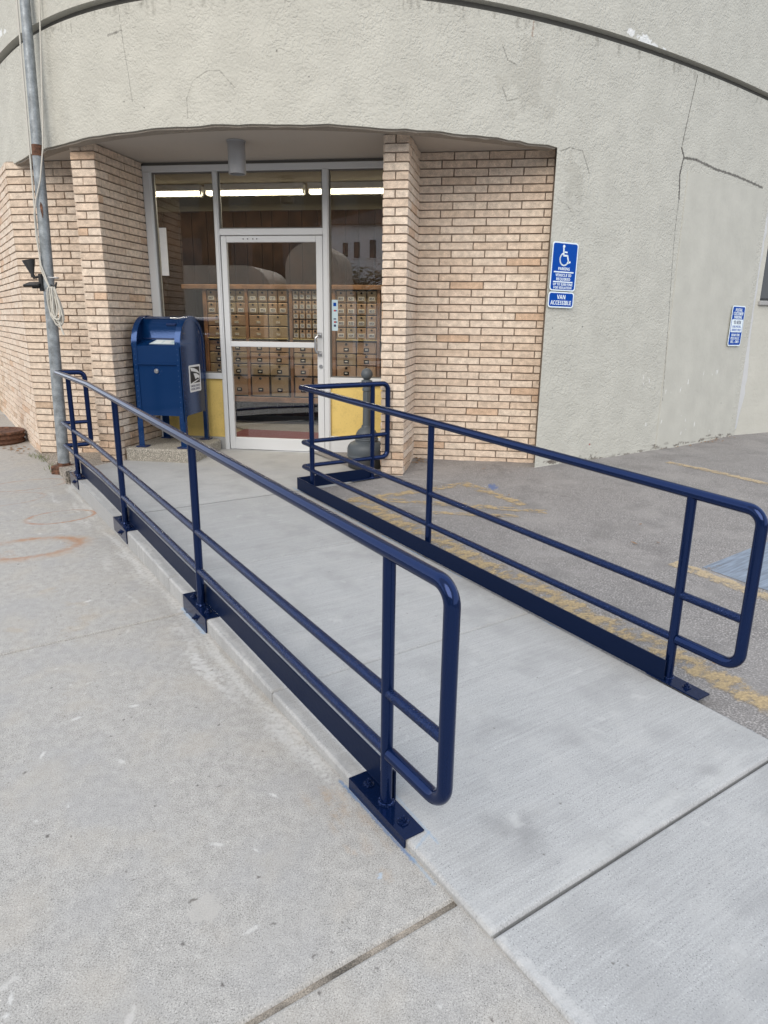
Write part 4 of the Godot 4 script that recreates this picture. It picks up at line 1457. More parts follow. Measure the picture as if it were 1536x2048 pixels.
func build_boxes() -> void:
	var c := thing("post_office_box_cabinet", "wall of brown numbered post office boxes in wood frame behind the glass", "cabinet")
	var zf := -8.80
	var st := mb()
	cbox(st, Vector3(-3.80, 0.545, -9.03), Vector3(-0.75, 0.61, zf + 0.02), 0.004)
	part("bottom_rail", fin(st), M.wood, c)
	st = mb()
	cbox(st, Vector3(-3.95, 1.965, -9.03), Vector3(-0.75, 2.02, zf + 0.03), 0.004)
	part("top_rail", fin(st), M.wood, c)
	for q in [[-3.68, -3.635], [-3.118, -3.082], [-2.535, -2.497], [-1.985, -1.935], [-1.405, -1.365], [-0.80, -0.75]]:
		st = mb()
		cbox(st, Vector3(q[0], 0.61, -9.03), Vector3(q[1], 1.965, zf + 0.015), 0.004)
		part("post", fin(st), M.wood, c)
	st = mb()
	box(st, Vector3(-3.68, 0.6, -9.03), Vector3(-0.75, 1.97, zf - 0.03))
	part("carcass", fin(st), M.black, c)
	# sections: x of the left edge, first number, kinds of columns
	var secs := [[-3.632, 60, 0], [-3.078, 70, 0], [-2.493, 74, 1], [-1.93, 80, 2], [-1.36, 0, 0]]
	for q in secs:
		var x: float = q[0]
		var wide := 0.522 if q[2] != 1 else 0.50
		st = mb()
		cbox(st, Vector3(x - 0.002, 1.348, zf - 0.03), Vector3(x + wide + 0.002, 1.364, zf + 0.012), 0.003)
		part("brass_strip", fin(st), M.brass, c)
		if q[2] == 1:
			for row in 5:
				for col in 6:
					var num := "%d%d" % [74 + col, row + 1]
					box_door(c, x + col * 0.0835, 1.955 - (row + 1) * 0.118, 0.0815, 0.115, zf, num, 0)
		else:
			var rows_small := 4 if q[2] == 2 else 2
			for row in 4:
				var y := 1.955 - (row + 1) * 0.148
				if row < rows_small:
					for col in 4:
						var tens: int = [66, 67, 68, 69][col] if q[1] == 60 else ([70, 71, 72, 73][col] if q[1] == 70 else [80, 82, 83, 85][col])
						box_door(c, x + col * 0.1305, y, 0.128, 0.145, zf, "%d%d" % [tens, row + 1] if q[1] > 0 else "", 0)
				else:
					for col in 2:
						var tens: int = [66, 68][col] if q[1] == 60 else [70, 73][col]
						box_door(c, x + col * 0.261, y, 0.258, 0.145, zf, "%d%d" % [tens, row + 1] if q[1] > 0 else "", 1)
		for col in 2:
			var cw := wide / 2
			for row in 3:
				box_door(c, x + col * cw, 1.335 - (row + 1) * 0.148, cw - 0.003, 0.145, zf, "", 2)
			box_door(c, x + col * cw, 0.618, cw - 0.003, 0.27, zf, "", 3)

func box_door(c: Node3D, x: float, y: float, w: float, h: float, zf: float, num: String, kind: int) -> void:
	var st := mb()
	cbox(st, Vector3(x + 0.0045, y + 0.0045, zf - 0.035), Vector3(x + w - 0.0045, y + h - 0.0045, zf - 0.004), 0.006)
	var d := part("box_door", fin(st), M.box_front if rng.randf() < 0.7 else M.box_front_green, c)
	if kind == 3:
		st = mb()
		for q in [[0.0, w, 0.0, 0.014], [0.0, w, h - 0.014, h], [0.0, 0.014, 0.014, h - 0.014], [w - 0.014, w, 0.014, h - 0.014]]:
			cbox(st, Vector3(x + q[0] + 0.003, y + q[2] + 0.003, zf - 0.006), Vector3(x + q[1] - 0.003, y + q[3] - 0.003, zf + 0.004), 0.002)
		part("door_frame", fin(st), M.bollard_base, d)
	st = mb()
	var kx := x + w / 2
	var ky := y + h * (0.80 if kind != 3 else 0.86)
	tube(st, [Vector3(kx, ky, zf - 0.005), Vector3(kx, ky, zf + 0.010)], 0.013 if kind < 2 else 0.016, 10)
	part("knob", fin(st), M.black, d)
	st = mb()
	var pw := minf(w * 0.62, 0.075)
	var py := y + h * (0.34 if kind != 3 else 0.32)
	if kind == 0:
		cbox(st, Vector3(kx - pw / 2, py - 0.024, zf - 0.005), Vector3(kx + pw / 2, py + 0.024, zf + 0.003), 0.002)
		part("number_plate", fin(st), M.plate, d)
		if num != "":
			letters("number", num, 0.026, pw * 0.72, Vector3(kx, py, zf + 0.0035), Vector3.RIGHT, Vector3.BACK, M.navy_print, d)
	elif kind == 1:
		cbox(st, Vector3(kx - 0.032, py - 0.02, zf - 0.005), Vector3(kx + 0.032, py + 0.02, zf + 0.002), 0.002)
		part("number_plate", fin(st), M.box_front_green, d)
		if num != "":
			letters("number", num, 0.026, 0.05, Vector3(kx, py, zf + 0.0025), Vector3.RIGHT, Vector3.BACK, M.plate, d)
	else:
		cbox(st, Vector3(kx - 0.034, py - 0.024, zf - 0.005), Vector3(kx + 0.034, py + 0.024, zf + 0.005), 0.003)
		part("number_plate", fin(st), M.black, d)
		st = mb()
		cbox(st, Vector3(kx - 0.018, py - 0.005, zf + 0.004), Vector3(kx + 0.018, py + 0.009, zf + 0.0075), 0.002)
		part("card", fin(st), M.plate, d)

# ------------------------------------------------------------------ handrails
func cyl(st: SurfaceTool, a: Vector3, b: Vector3, r: float, seg := 16) -> void:
	tube(st, [a, b], r, seg)

func bolt(parent: Node3D, at: Vector3, up: Vector3) -> void:
	var st := mb()
	tube(st, [at, at + up * 0.004], 0.020, 12)
	tube(st, [at + up * 0.003, at + up * 0.014], 0.0125, 6)
	tube(st, [at + up * 0.013, at + up * 0.022], 0.006, 8)
	part("bolt", fin(st), M.navy_lumpy, parent)

func weld(st: SurfaceTool, at: Vector3, r: float, sd: int) -> void:
	var g := RandomNumberGenerator.new()
	g.seed = sd
	for k in 14:
		var a := TAU * k / 14.0
		var c := at + Vector3(cos(a), 0.0, sin(a)) * r
		var h := g.randf_range(0.004, 0.008)
		cbox_e(st, c, Vector3(cos(a), 0.4, sin(a)).normalized(), Vector3(-sin(a), 0, cos(a)), Vector3(-0.4 * cos(a), 1, -0.4 * sin(a)).normalized(), Vector3(h, 0.007, h), 0.003)

func build_left_rail() -> void:
	var t := thing("handrail", "near navy blue pipe handrail bolted along the ramp's left kerb", "handrail", Vector3.ZERO, "ramp handrails")
	var w := 1.095
	var yr := func(s: float) -> float: return ramp_y(minf(s, 5.69))
	var P := func(s: float, h: float) -> Vector3: return sw(s, w, yr.call(s) + h)
	var R := 0.0235
	var hi := 0.880; var m1 := 0.415; var m2 := 0.200
	# top rail with the return loop at the low end; kinked level past s 5.69
	var st := mb()
	var far: Vector3 = P.call(7.02, hi)
	tube(st, rounded([far, P.call(5.69, hi), P.call(3.3, hi), P.call(1.29, hi), P.call(1.29, m2), P.call(1.565, m2)], 0.062, 8), R, 22)
	part("top_rail", fin(st), M.navy, t)
	# posts
	var ps := [1.585, 3.335, 4.88, 6.50]
	for s in ps:
		st = mb()
		cyl(st, sw(s, w, ramp_y(s) + 0.006), P.call(s, hi - 0.01), 0.0205, 20)
		weld(st, sw(s, w, ramp_y(s) + 0.009), 0.022, int(s * 100))
		part("post", fin(st), M.navy, t)
	# mid rails between the posts
	for h in [m1, m2]:
		for k in 3:
			st = mb()
			var a: float = ps[k]; var b: float = ps[k + 1]
			var pts := [P.call(a + 0.012, h), P.call(b - 0.012, h)]
			if b > 5.69: pts = [P.call(a + 0.012, h), P.call(5.69, h), P.call(b - 0.012, h)]
			tube(st, pts, 0.0185, 16)
			part("mid_rail", fin(st), M.navy_lumpy, t)
	st = mb()
	cyl(st, P.call(1.30, m1), P.call(1.573, m1), 0.0185)
	part("mid_rail", fin(st), M.navy_lumpy, t)
	for h in [m1, m2]:
		st = mb()
		cyl(st, P.call(6.512, h), P.call(7.02, h), 0.0185)
		part("mid_rail", fin(st), M.navy_lumpy, t)
	# cross return at the top end
	st = mb()
	var yt: float = far.y
	var dy: float = hi - m2
	tube(st, rounded([far, sw(7.02, w + 0.235, yt), sw(7.02, w + 0.235, yt - dy), sw(7.02, w, yt - dy)], 0.055, 8), 0.0225, 18)
	cyl(st, sw(7.02, w, yt - (hi - m1)), sw(7.02, w + 0.22, yt - (hi - m1)), 0.0185)
	part("return_loop", fin(st), M.navy, t)
	# toe plate
	st = mb()
	var cut := [1.575, 3.335, 4.88, 5.69, 6.5]
	for k in cut.size() - 1:
		var a: float = cut[k] + (0.0 if k == 0 else 0.002)
		var b: float = cut[k + 1]
		var pa := sw(a, 1.121, ramp_y(a) + 0.012)
		var pb := sw(b, 1.121, ramp_y(b) + 0.012)
		box_e(st, pa, WD * 0.006, Vector3.UP * 0.105, pb - pa)
	part("toe_plate", fin(st), M.navy_plate, t)
	# angle brackets over the kerb edge
	for k in 4:
		var s: float = ps[k]
		var h := 0.165 if k == 0 else (0.17 if k == 3 else 0.175)
		st = mb()
		var a := s - h; var b := s + h
		var slope := Vector3(0, ramp_y(b) - ramp_y(a), 0) + RD * (b - a)
		box_e(st, sw(a, 1.051, ramp_y(a) + 0.001), slope, Vector3.UP * 0.006, WD * 0.077)
		box_e(st, sw(a, 1.051, ramp_y(a) - 0.088), slope, Vector3.UP * 0.0885, WD * 0.006)
		var br := part("bracket", fin(st), M.navy, t)
		for e in [-1, 1]:
			bolt(br, sw(s + e * h * 0.62, 1.092, ramp_y(s + e * h * 0.62) + 0.007), Vector3.UP)
		if k > 0:
			bolt(br, sw(s - 0.03, 1.051, ramp_y(s - 0.03) - 0.045), -WD)

func build_right_rail() -> void:
	var t := thing("handrail", "far navy blue pipe handrail along the parking lot side of the ramp", "handrail", Vector3.ZERO, "ramp handrails")
	var w := 2.632
	var P := func(s: float, h: float) -> Vector3: return sw(s, w, 0.06 + 0.04 * (s - 1.56) + h)
	var hi := 0.858; var m1 := 0.405; var m2 := 0.197
	var st := mb()
	var end: Vector3 = P.call(5.125, hi)
	tube(st, rounded([end, P.call(3.3, hi), P.call(1.285, hi), P.call(1.285, m2), P.call(1.565, m2)], 0.062, 8), 0.0235, 22)
	part("top_rail", fin(st), M.navy, t)
	var ps := [1.585, 3.37, 4.955]
	for s in ps:
		st = mb()
		cyl(st, sw(s, w, ramp_y(s) - 0.0), P.call(s, hi - 0.01), 0.0205, 20)
		weld(st, sw(s, w, ramp_y(s) + 0.006), 0.022, int(s * 90))
		part("post", fin(st), M.navy, t)
	for h in [m1, m2]:
		for k in 2:
			st = mb()
			cyl(st, P.call(ps[k] + 0.012, h), P.call(ps[k + 1] - 0.012, h), 0.0185)
			part("mid_rail", fin(st), M.navy_lumpy, t)
	st = mb()
	cyl(st, P.call(1.30, m1), P.call(1.573, m1), 0.0185)
	part("mid_rail", fin(st), M.navy_lumpy, t)
	# return across the landing edge, level
	var e := 5.125
	var we := 3.335
	var lv := func(ww: float, h: float) -> Vector3: return sw(e, ww, end.y - hi + h)
	st = mb()
	tube(st, rounded([end, lv.call(3.498, hi), lv.call(3.498, m2), lv.call(we + 0.01, m2)], 0.058, 8), 0.0225, 20)
	part("return_top_rail", fin(st), M.navy, t)
	for h in [m1, m2]:
		st = mb()
		tube(st, rounded([P.call(4.967, h), P.call(5.125, h), lv.call(we - 0.012, h)], 0.03, 6), 0.0185, 16)
		part("return_mid_rail", fin(st), M.navy_lumpy, t)
	st = mb()
	cyl(st, lv.call(we + 0.012, m1), lv.call(3.485, m1), 0.0185)
	part("return_mid_rail", fin(st), M.navy_lumpy, t)
	st = mb()
	cyl(st, sw(e, we, 0.19), lv.call(we, hi - 0.01), 0.0205, 20)
	weld(st, sw(e, we, 0.222), 0.022, 5)
	part("post", fin(st), M.navy, t)
	# toe plates
	st = mb()
	var pa := sw(1.575, 2.580, ramp_y(1.575) + 0.002)
	var pb := sw(5.135, 2.580, ramp_y(5.135) + 0.002)
	box_e(st, pa, WD * 0.007, Vector3.UP * 0.102, pb - pa)
	part("toe_plate", fin(st), M.navy_plate, t)
	st = mb()
	box_e(st, sw(5.129, 2.5875, 0.2065), WD * (we - 2.605), Vector3.UP * 0.100, RD * 0.007)
	part("toe_plate", fin(st), M.navy_plate, t)
	# foot plates
	st = mb()
	var s0 := 1.40
	box_e(st, sw(s0, 2.575, ramp_y(s0) + 0.0015), Vector3(0, ramp_y(1.66) - ramp_y(s0), 0) + RD * 0.26, Vector3.UP * 0.007, WD * 0.085)
	var fp := part("foot_plate", fin(st), M.navy, t)
	bolt(fp, sw(1.485, 2.622, ramp_y(1.485) + 0.008), Vector3.UP)
	st = mb()
	box_e(st, sw(5.09, 3.10, 0.2165), WD * 0.36, Vector3.UP * 0.008, RD * 0.09)
	fp = part("foot_plate", fin(st), M.navy_lumpy, t)
	bolt(fp, sw(5.13, 3.42, 0.224), Vector3.UP)

# ------------------------------------------------------------------ collection box
func build_mailbox() -> void:
	# concrete plinth
	var st := mb()
	cbox(st, Vector3(-3.50, 0.15, -6.96), Vector3(-2.795, 0.362, -6.235), 0.014)
	var pl := part("concrete_plinth", fin(st), null, self)
	var pm: StandardMaterial3D = M.old_concrete.duplicate()
	pm.detail_enabled = false
	pm.albedo_texture = grain_tex(256, lin(0.34, 0.315, 0.27), nbytes(95, 0.05, 4, 256), nbytes(96, 0.22, 2, 256, FastNoiseLite.TYPE_CELLULAR), 0.12, 0.45, 0.04, 0.04, 97)
	tri_uv(pm, 1.8)
	pl.material_override = pm
	tag(pl, "low rough concrete plinth under the blue mailbox", "plinth")
	var t := thing("mailbox", "dark blue street collection mailbox with rounded top on a plinth", "mailbox", Vector3(-3.15, 0.362, -6.62))
	# local frame: x across, y up, z to the front; half width 0.25, half depth 0.295
	var hw := 0.25
	var hd := 0.29
	var spring := 0.972
	var leg := 0.315
	# side sheets with arched head
	for sx in [-1.0, 1.0]:
		var poly := PackedVector2Array([Vector2(-hd, 0.26), Vector2(-hd + 0.05, 0.26), Vector2(-hd + 0.055, leg - 0.02), Vector2(-hd + 0.09, leg - 0.003), Vector2(hd - 0.09, leg - 0.003), Vector2(hd - 0.055, leg - 0.02), Vector2(hd - 0.05, 0.26), Vector2(hd, 0.26)])
		for k in 25:
			var a := PI * k / 24.0
			poly.append(Vector2(cos(a) * hd, spring + sin(a) * hd))
		st = mb()
		if sx > 0: prism(st, mirror_x(poly), Vector3(hw - 0.012, 0, 0), Vector3(0, 0, -1), Vector3.UP, 0.008)
		else: prism(st, poly, Vector3(-hw + 0.012, 0, 0), Vector3(0, 0, 1), Vector3.UP, 0.008)
		part("side_panel", fin(st), M.mail_blue, t)
		# angle strip that runs from the front foot over the arch to the back foot
		var line := []
		line.append(Vector2(hd, 0.0))
		for k in 8: line.append(Vector2(hd, spring * (k + 1) / 8.0))
		for k in range(1, 32):
			var a := PI * k / 32.0
			line.append(Vector2(cos(a) * hd, spring + sin(a) * hd))
		for k in 9: line.append(Vector2(-hd, spring * (8 - k) / 8.0))
		st = mb()
		sweep_angle(st, line, sx * hw, -sx, 0.058, 0.048, 0.007)
		part("corner_strip", fin(st), M.mail_blue, t)
		for z in [-1.0, 1.0]:
			st = mb()
			cbox(st, Vector3(sx * 0.215 - 0.055, 0.0, z * 0.275 - 0.05), Vector3(sx * 0.215 + 0.055, 0.012, z * 0.275 + 0.05), 0.003)
			part("foot", fin(st), M.mail_dark, t)
	# the sheet between: front, shelf, hood back, top, rear
	var prof := [Vector2(hd - 0.008, leg), Vector2(hd - 0.008, 0.806)]
	sheet(t, "front_panel", prof, hw - 0.012)
	sheet(t, "drop_door", [Vector2(hd - 0.006, 0.812), Vector2(hd - 0.006, spring + 0.004), Vector2(hd - 0.016, spring + 0.012)], hw - 0.012)
	sheet(t, "letter_shelf", [Vector2(hd - 0.014, spring + 0.012), Vector2(0.125, spring + 0.062)], hw - 0.012)
	var inner := []
	for k in 9:
		var q := k / 8.0
		inner.append(Vector2(lerpf(0.125, 0.105, sin(q * PI / 2)), spring + 0.062 + q * 0.155))
	inner.append(Vector2(0.118, spring + 0.252))
	sheet(t, "hood_back", inner, hw - 0.012, M.mail_blue)
	var topp := []
	for k in 21:
		var a := lerpf(PI * 0.365, PI, k / 20.0)
		topp.append(Vector2(cos(a) * (hd - 0.008), spring + sin(a) * (hd - 0.008)))
	sheet(t, "top", topp, hw - 0.012)
	sheet(t, "rear_panel", [Vector2(-hd + 0.008, spring), Vector2(-hd + 0.008, leg)], hw - 0.012)
	sheet(t, "bottom", [Vector2(-hd + 0.008, leg + 0.001), Vector2(hd - 0.008, leg + 0.001)], hw - 0.012)
	# seam bar, hood handle, crease bar
	st = mb()
	cbox(st, Vector3(-0.205, 0.800, hd - 0.008), Vector3(0.205, 0.818, hd + 0.006), 0.005)
	part("seam_bar", fin(st), M.mail_blue, t)
	st = mb()
	cyl(st, Vector3(-0.20, spring + 0.072, 0.128), Vector3(0.20, spring + 0.072, 0.128), 0.006, 8)
	part("hinge_rod", fin(st), M.mail_dark, t)
	st = mb()
	cbox(st, Vector3(0.04, spring + 0.196, 0.10), Vector3(0.14, spring + 0.216, 0.122), 0.004)
	part("pull_slot", fin(st), M.mail_dark, t)
	# sticker on the shelf
	st = mb()
	var a0 := Vector3(-0.085, spring + 0.0165, hd - 0.024)
	var up := (Vector3(0, spring + 0.062, 0.125) - Vector3(0, spring + 0.012, hd - 0.014))
	var un := up.normalized()
	var nn := Vector3.RIGHT.cross(un)
	prism(st, PackedVector2Array([Vector2(0, 0.02), Vector2(0.30, 0.02), Vector2(0.29, 0.135), Vector2(0.03, 0.135)]), a0 + nn * 0.001, Vector3.RIGHT, un, 0.0015)
	var lb := part("notice_label", fin(st), paint(lin(0.52, 0.60, 0.62), 0.5), t)
	for k in 3:
		st = mb()
		prism(st, PackedVector2Array([Vector2(0.04 + 0.09 * k, 0.04), Vector2(0.11 + 0.09 * k, 0.04), Vector2(0.11 + 0.09 * k, 0.115), Vector2(0.045 + 0.09 * k, 0.115)]), a0 + nn * 0.0026, Vector3.RIGHT, un, 0.0008)
		part("printed_block", fin(st), paint([lin(0.70, 0.74, 0.74), lin(0.66, 0.70, 0.70), lin(0.35, 0.47, 0.50)][k], 0.5), lb)
	# lock with its ring of bolts
	st = mb()
	tube(st, [Vector3(-0.01, 0.745, hd - 0.008), Vector3(-0.01, 0.745, hd + 0.002)], 0.022, 18)
	tube(st, [Vector3(-0.01, 0.745, hd + 0.001), Vector3(-0.01, 0.745, hd + 0.008)], 0.012, 14)
	part("lock", fin(st), M.chrome, t)
	st = mb()
	for k in 6:
		var a := TAU * k / 6.0
		rivet(st, Vector3(-0.01 + cos(a) * 0.05, 0.745 + sin(a) * 0.04, hd - 0.008), Vector3.BACK, 0.007)
	part("lock_bolts", fin(st), M.mail_blue, t)
	# rivets down the strips
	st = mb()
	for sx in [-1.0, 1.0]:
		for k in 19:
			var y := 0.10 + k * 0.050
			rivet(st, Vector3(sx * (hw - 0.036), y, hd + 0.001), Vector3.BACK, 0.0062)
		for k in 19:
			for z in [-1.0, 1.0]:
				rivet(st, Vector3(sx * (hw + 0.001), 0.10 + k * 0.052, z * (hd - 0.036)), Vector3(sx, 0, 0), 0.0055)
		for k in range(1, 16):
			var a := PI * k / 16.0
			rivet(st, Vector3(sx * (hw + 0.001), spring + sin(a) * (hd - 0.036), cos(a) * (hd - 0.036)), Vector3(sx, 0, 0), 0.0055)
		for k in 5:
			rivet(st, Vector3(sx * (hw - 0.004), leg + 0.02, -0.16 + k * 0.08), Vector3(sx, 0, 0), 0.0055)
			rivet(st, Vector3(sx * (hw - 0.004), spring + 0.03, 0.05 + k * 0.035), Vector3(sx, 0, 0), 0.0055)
	var rv := part("rivets", fin(st), paint(lin(0.03, 0.075, 0.19), 0.25, 0.4), t)  # paler blue than the box: the glint on each head is painted into its colour
	rv.set_meta("kind", "stuff")
	# emblem plate on the right side: eagle head over lines of print
	var lg := mb()
	var ec := Vector3(hw - 0.0035, 0.66, -0.012)
	prism(lg, round_rect(0.272, 0.262, 0.018), ec, Vector3(0, 0, -1), Vector3.UP, 0.0012)
	var em := part("emblem_plate", fin(lg), M.white, t)
	lg = mb()
	prism(lg, PackedVector2Array([Vector2(-0.112, -0.045), Vector2(0.112, -0.045), Vector2(0.112, 0.112), Vector2(-0.112, 0.112)]), ec + Vector3(0.0012, 0, 0), Vector3(0, 0, -1), Vector3.UP, 0.0008)
	part("emblem_field", fin(lg), M.black, em)
	lg = mb()
	var eo := ec + Vector3(0.002, 0, 0)
	for poly in [
		PackedVector2Array([Vector2(-0.105, 0.108), Vector2(-0.02, 0.100), Vector2(0.05, 0.082), Vector2(0.095, 0.055), Vector2(0.108, 0.038), Vector2(0.06, 0.052), Vector2(0.0, 0.064), Vector2(-0.085, 0.075)]),
		PackedVector2Array([Vector2(-0.035, 0.050), Vector2(0.03, 0.047), Vector2(0.100, 0.022), Vector2(0.104, 0.004), Vector2(0.085, -0.004), Vector2(0.05, 0.004), Vector2(0.005, -0.010)]),
		PackedVector2Array([Vector2(0.108, -0.006), Vector2(0.085, -0.012), Vector2(0.03, -0.020), Vector2(-0.105, -0.045), Vector2(-0.06, -0.045), Vector2(0.04, -0.030), Vector2(0.09, -0.016)])]:
		prism(lg, poly, eo, Vector3(0, 0, -1), Vector3.UP, 0.0008)
	part("eagle_emblem", fin(lg), M.white, em)
	letters("lettering", "UNITED STATES", 0.020, 0.215, ec + Vector3(0.0014, -0.073, 0), Vector3(0, 0, -1), Vector3.RIGHT, M.navy_print, em)
	letters("lettering", "POSTAL SERVICE", 0.020, 0.215, ec + Vector3(0.0014, -0.104, 0), Vector3(0, 0, -1), Vector3.RIGHT, M.navy_print, em)

func mirror_x(p: PackedVector2Array) -> PackedVector2Array:
	var out := PackedVector2Array()
	for q in p: out.append(Vector2(-q.x, q.y))
	return out

func rivet(st: SurfaceTool, at: Vector3, n: Vector3, r: float) -> void:
	var u := n.cross(Vector3.UP).normalized()
	var v := n.cross(u).normalized()
	for k in 8:
		var a := TAU * k / 8.0
		var b := TAU * (k + 1) / 8.0
		var e0 := u * cos(a) + v * sin(a)
		var e1 := u * cos(b) + v * sin(b)
		var p0 := at + e0 * r
		var p1 := at + e1 * r
		var q0 := at + e0 * r * 0.6 + n * r * 0.5
		var q1 := at + e1 * r * 0.6 + n * r * 0.5
		edge(st, p0, p1, q1, q0, e0 + n)
		face3(st, q0, q1, at + n * r * 0.62, n)

# bent sheet of constant profile (z, y) across the width, 4 mm thick
func sheet(t: Node3D, called: String, prof: Array, hw: float, m: Material = null) -> void:
	var st := mb()
	for i in prof.size() - 1:
		var a := Vector3(0, prof[i].y, prof[i].x)
		var b := Vector3(0, prof[i + 1].y, prof[i + 1].x)
		var d := (b - a).normalized()
		var n := Vector3.RIGHT.cross(d)
		var na := n
		var nb := n
		if i > 0:
			var pd := (a - Vector3(0, prof[i - 1].y, prof[i - 1].x)).normalized()
			if pd.dot(d) > 0.8: na = (Vector3.RIGHT.cross(pd) + n).normalized()
		if i < prof.size() - 2:
			var nd := (Vector3(0, prof[i + 2].y, prof[i + 2].x) - b).normalized()
			if nd.dot(d) > 0.8: nb = (Vector3.RIGHT.cross(nd) + n).normalized()
		var x := Vector3.RIGHT * hw
		quad_n(st, a - x, a + x, b + x, b - x, na, na, nb, nb)
		var k := -0.004
		quad_n(st, a + x + na * k, a - x + na * k, b - x + nb * k, b + x + nb * k, -na, -na, -nb, -nb)
	part(called, fin(st), m if m else M.mail_blue, t)

# L-shaped strip along a path in the (z, y) plane at x; arms: one across (towards side), one inward
func sweep_angle(st: SurfaceTool, line: Array, x: float, side: float, across: float, inward: float, th: float) -> void:
	var n := line.size()
	for i in n - 1:
		var a: Vector2 = line[i]
		var b: Vector2 = line[i + 1]
		var ta := (line[mini(i + 1, n - 1)] - line[maxi(i - 1, 0)] as Vector2).normalized()
		var tb := (line[mini(i + 2, n - 1)] - line[i] as Vector2).normalized()
		# outward normal of the path: it runs up the front (z+), over, down the back
		var oa := Vector2(ta.y, -ta.x)
		var ob := Vector2(tb.y, -tb.x)
		var P := func(q: Vector2, o: Vector2, xx: float, d: float) -> Vector3: return Vector3(xx, q.y - o.y * d, q.x - o.x * d)
		var N := func(o: Vector2) -> Vector3: return Vector3(0, o.y, o.x)
		var x1 := x + side * across
		var sd := Vector3(-side, 0, 0)
		var bev := 0.004
		var strip := func(xa: float, da: float, xb: float, db: float, n0: Vector3, n1: Vector3) -> void:
			var p := [P.call(a, oa, xa, da), P.call(a, oa, xb, db), P.call(b, ob, xb, db), P.call(b, ob, xa, da)]
			if (p[1] - p[0]).cross(p[2] - p[0]).dot(n0 + n1) > 0: quad_n(st, p[0], p[1], p[2], p[3], n0, n0, n1, n1)
			else: quad_n(st, p[3], p[2], p[1], p[0], n1, n1, n0, n0)
		strip.call(x + side * bev, 0.0, x1, 0.0, N.call(oa), N.call(ob))
		strip.call(x + side * bev, 0.0, x, bev, (N.call(oa) + sd).normalized(), (N.call(ob) + sd).normalized())
		strip.call(x, bev, x, inward, sd, sd)
		strip.call(x1, 0.0, x1, th, -sd, -sd)
		strip.call(x, inward, x + side * th, inward, -N.call(oa), -N.call(ob))
		strip.call(x1, th, x + side * th, th, -N.call(oa), -N.call(ob))
		strip.call(x + side * th, th, x + side * th, inward, -sd, -sd)

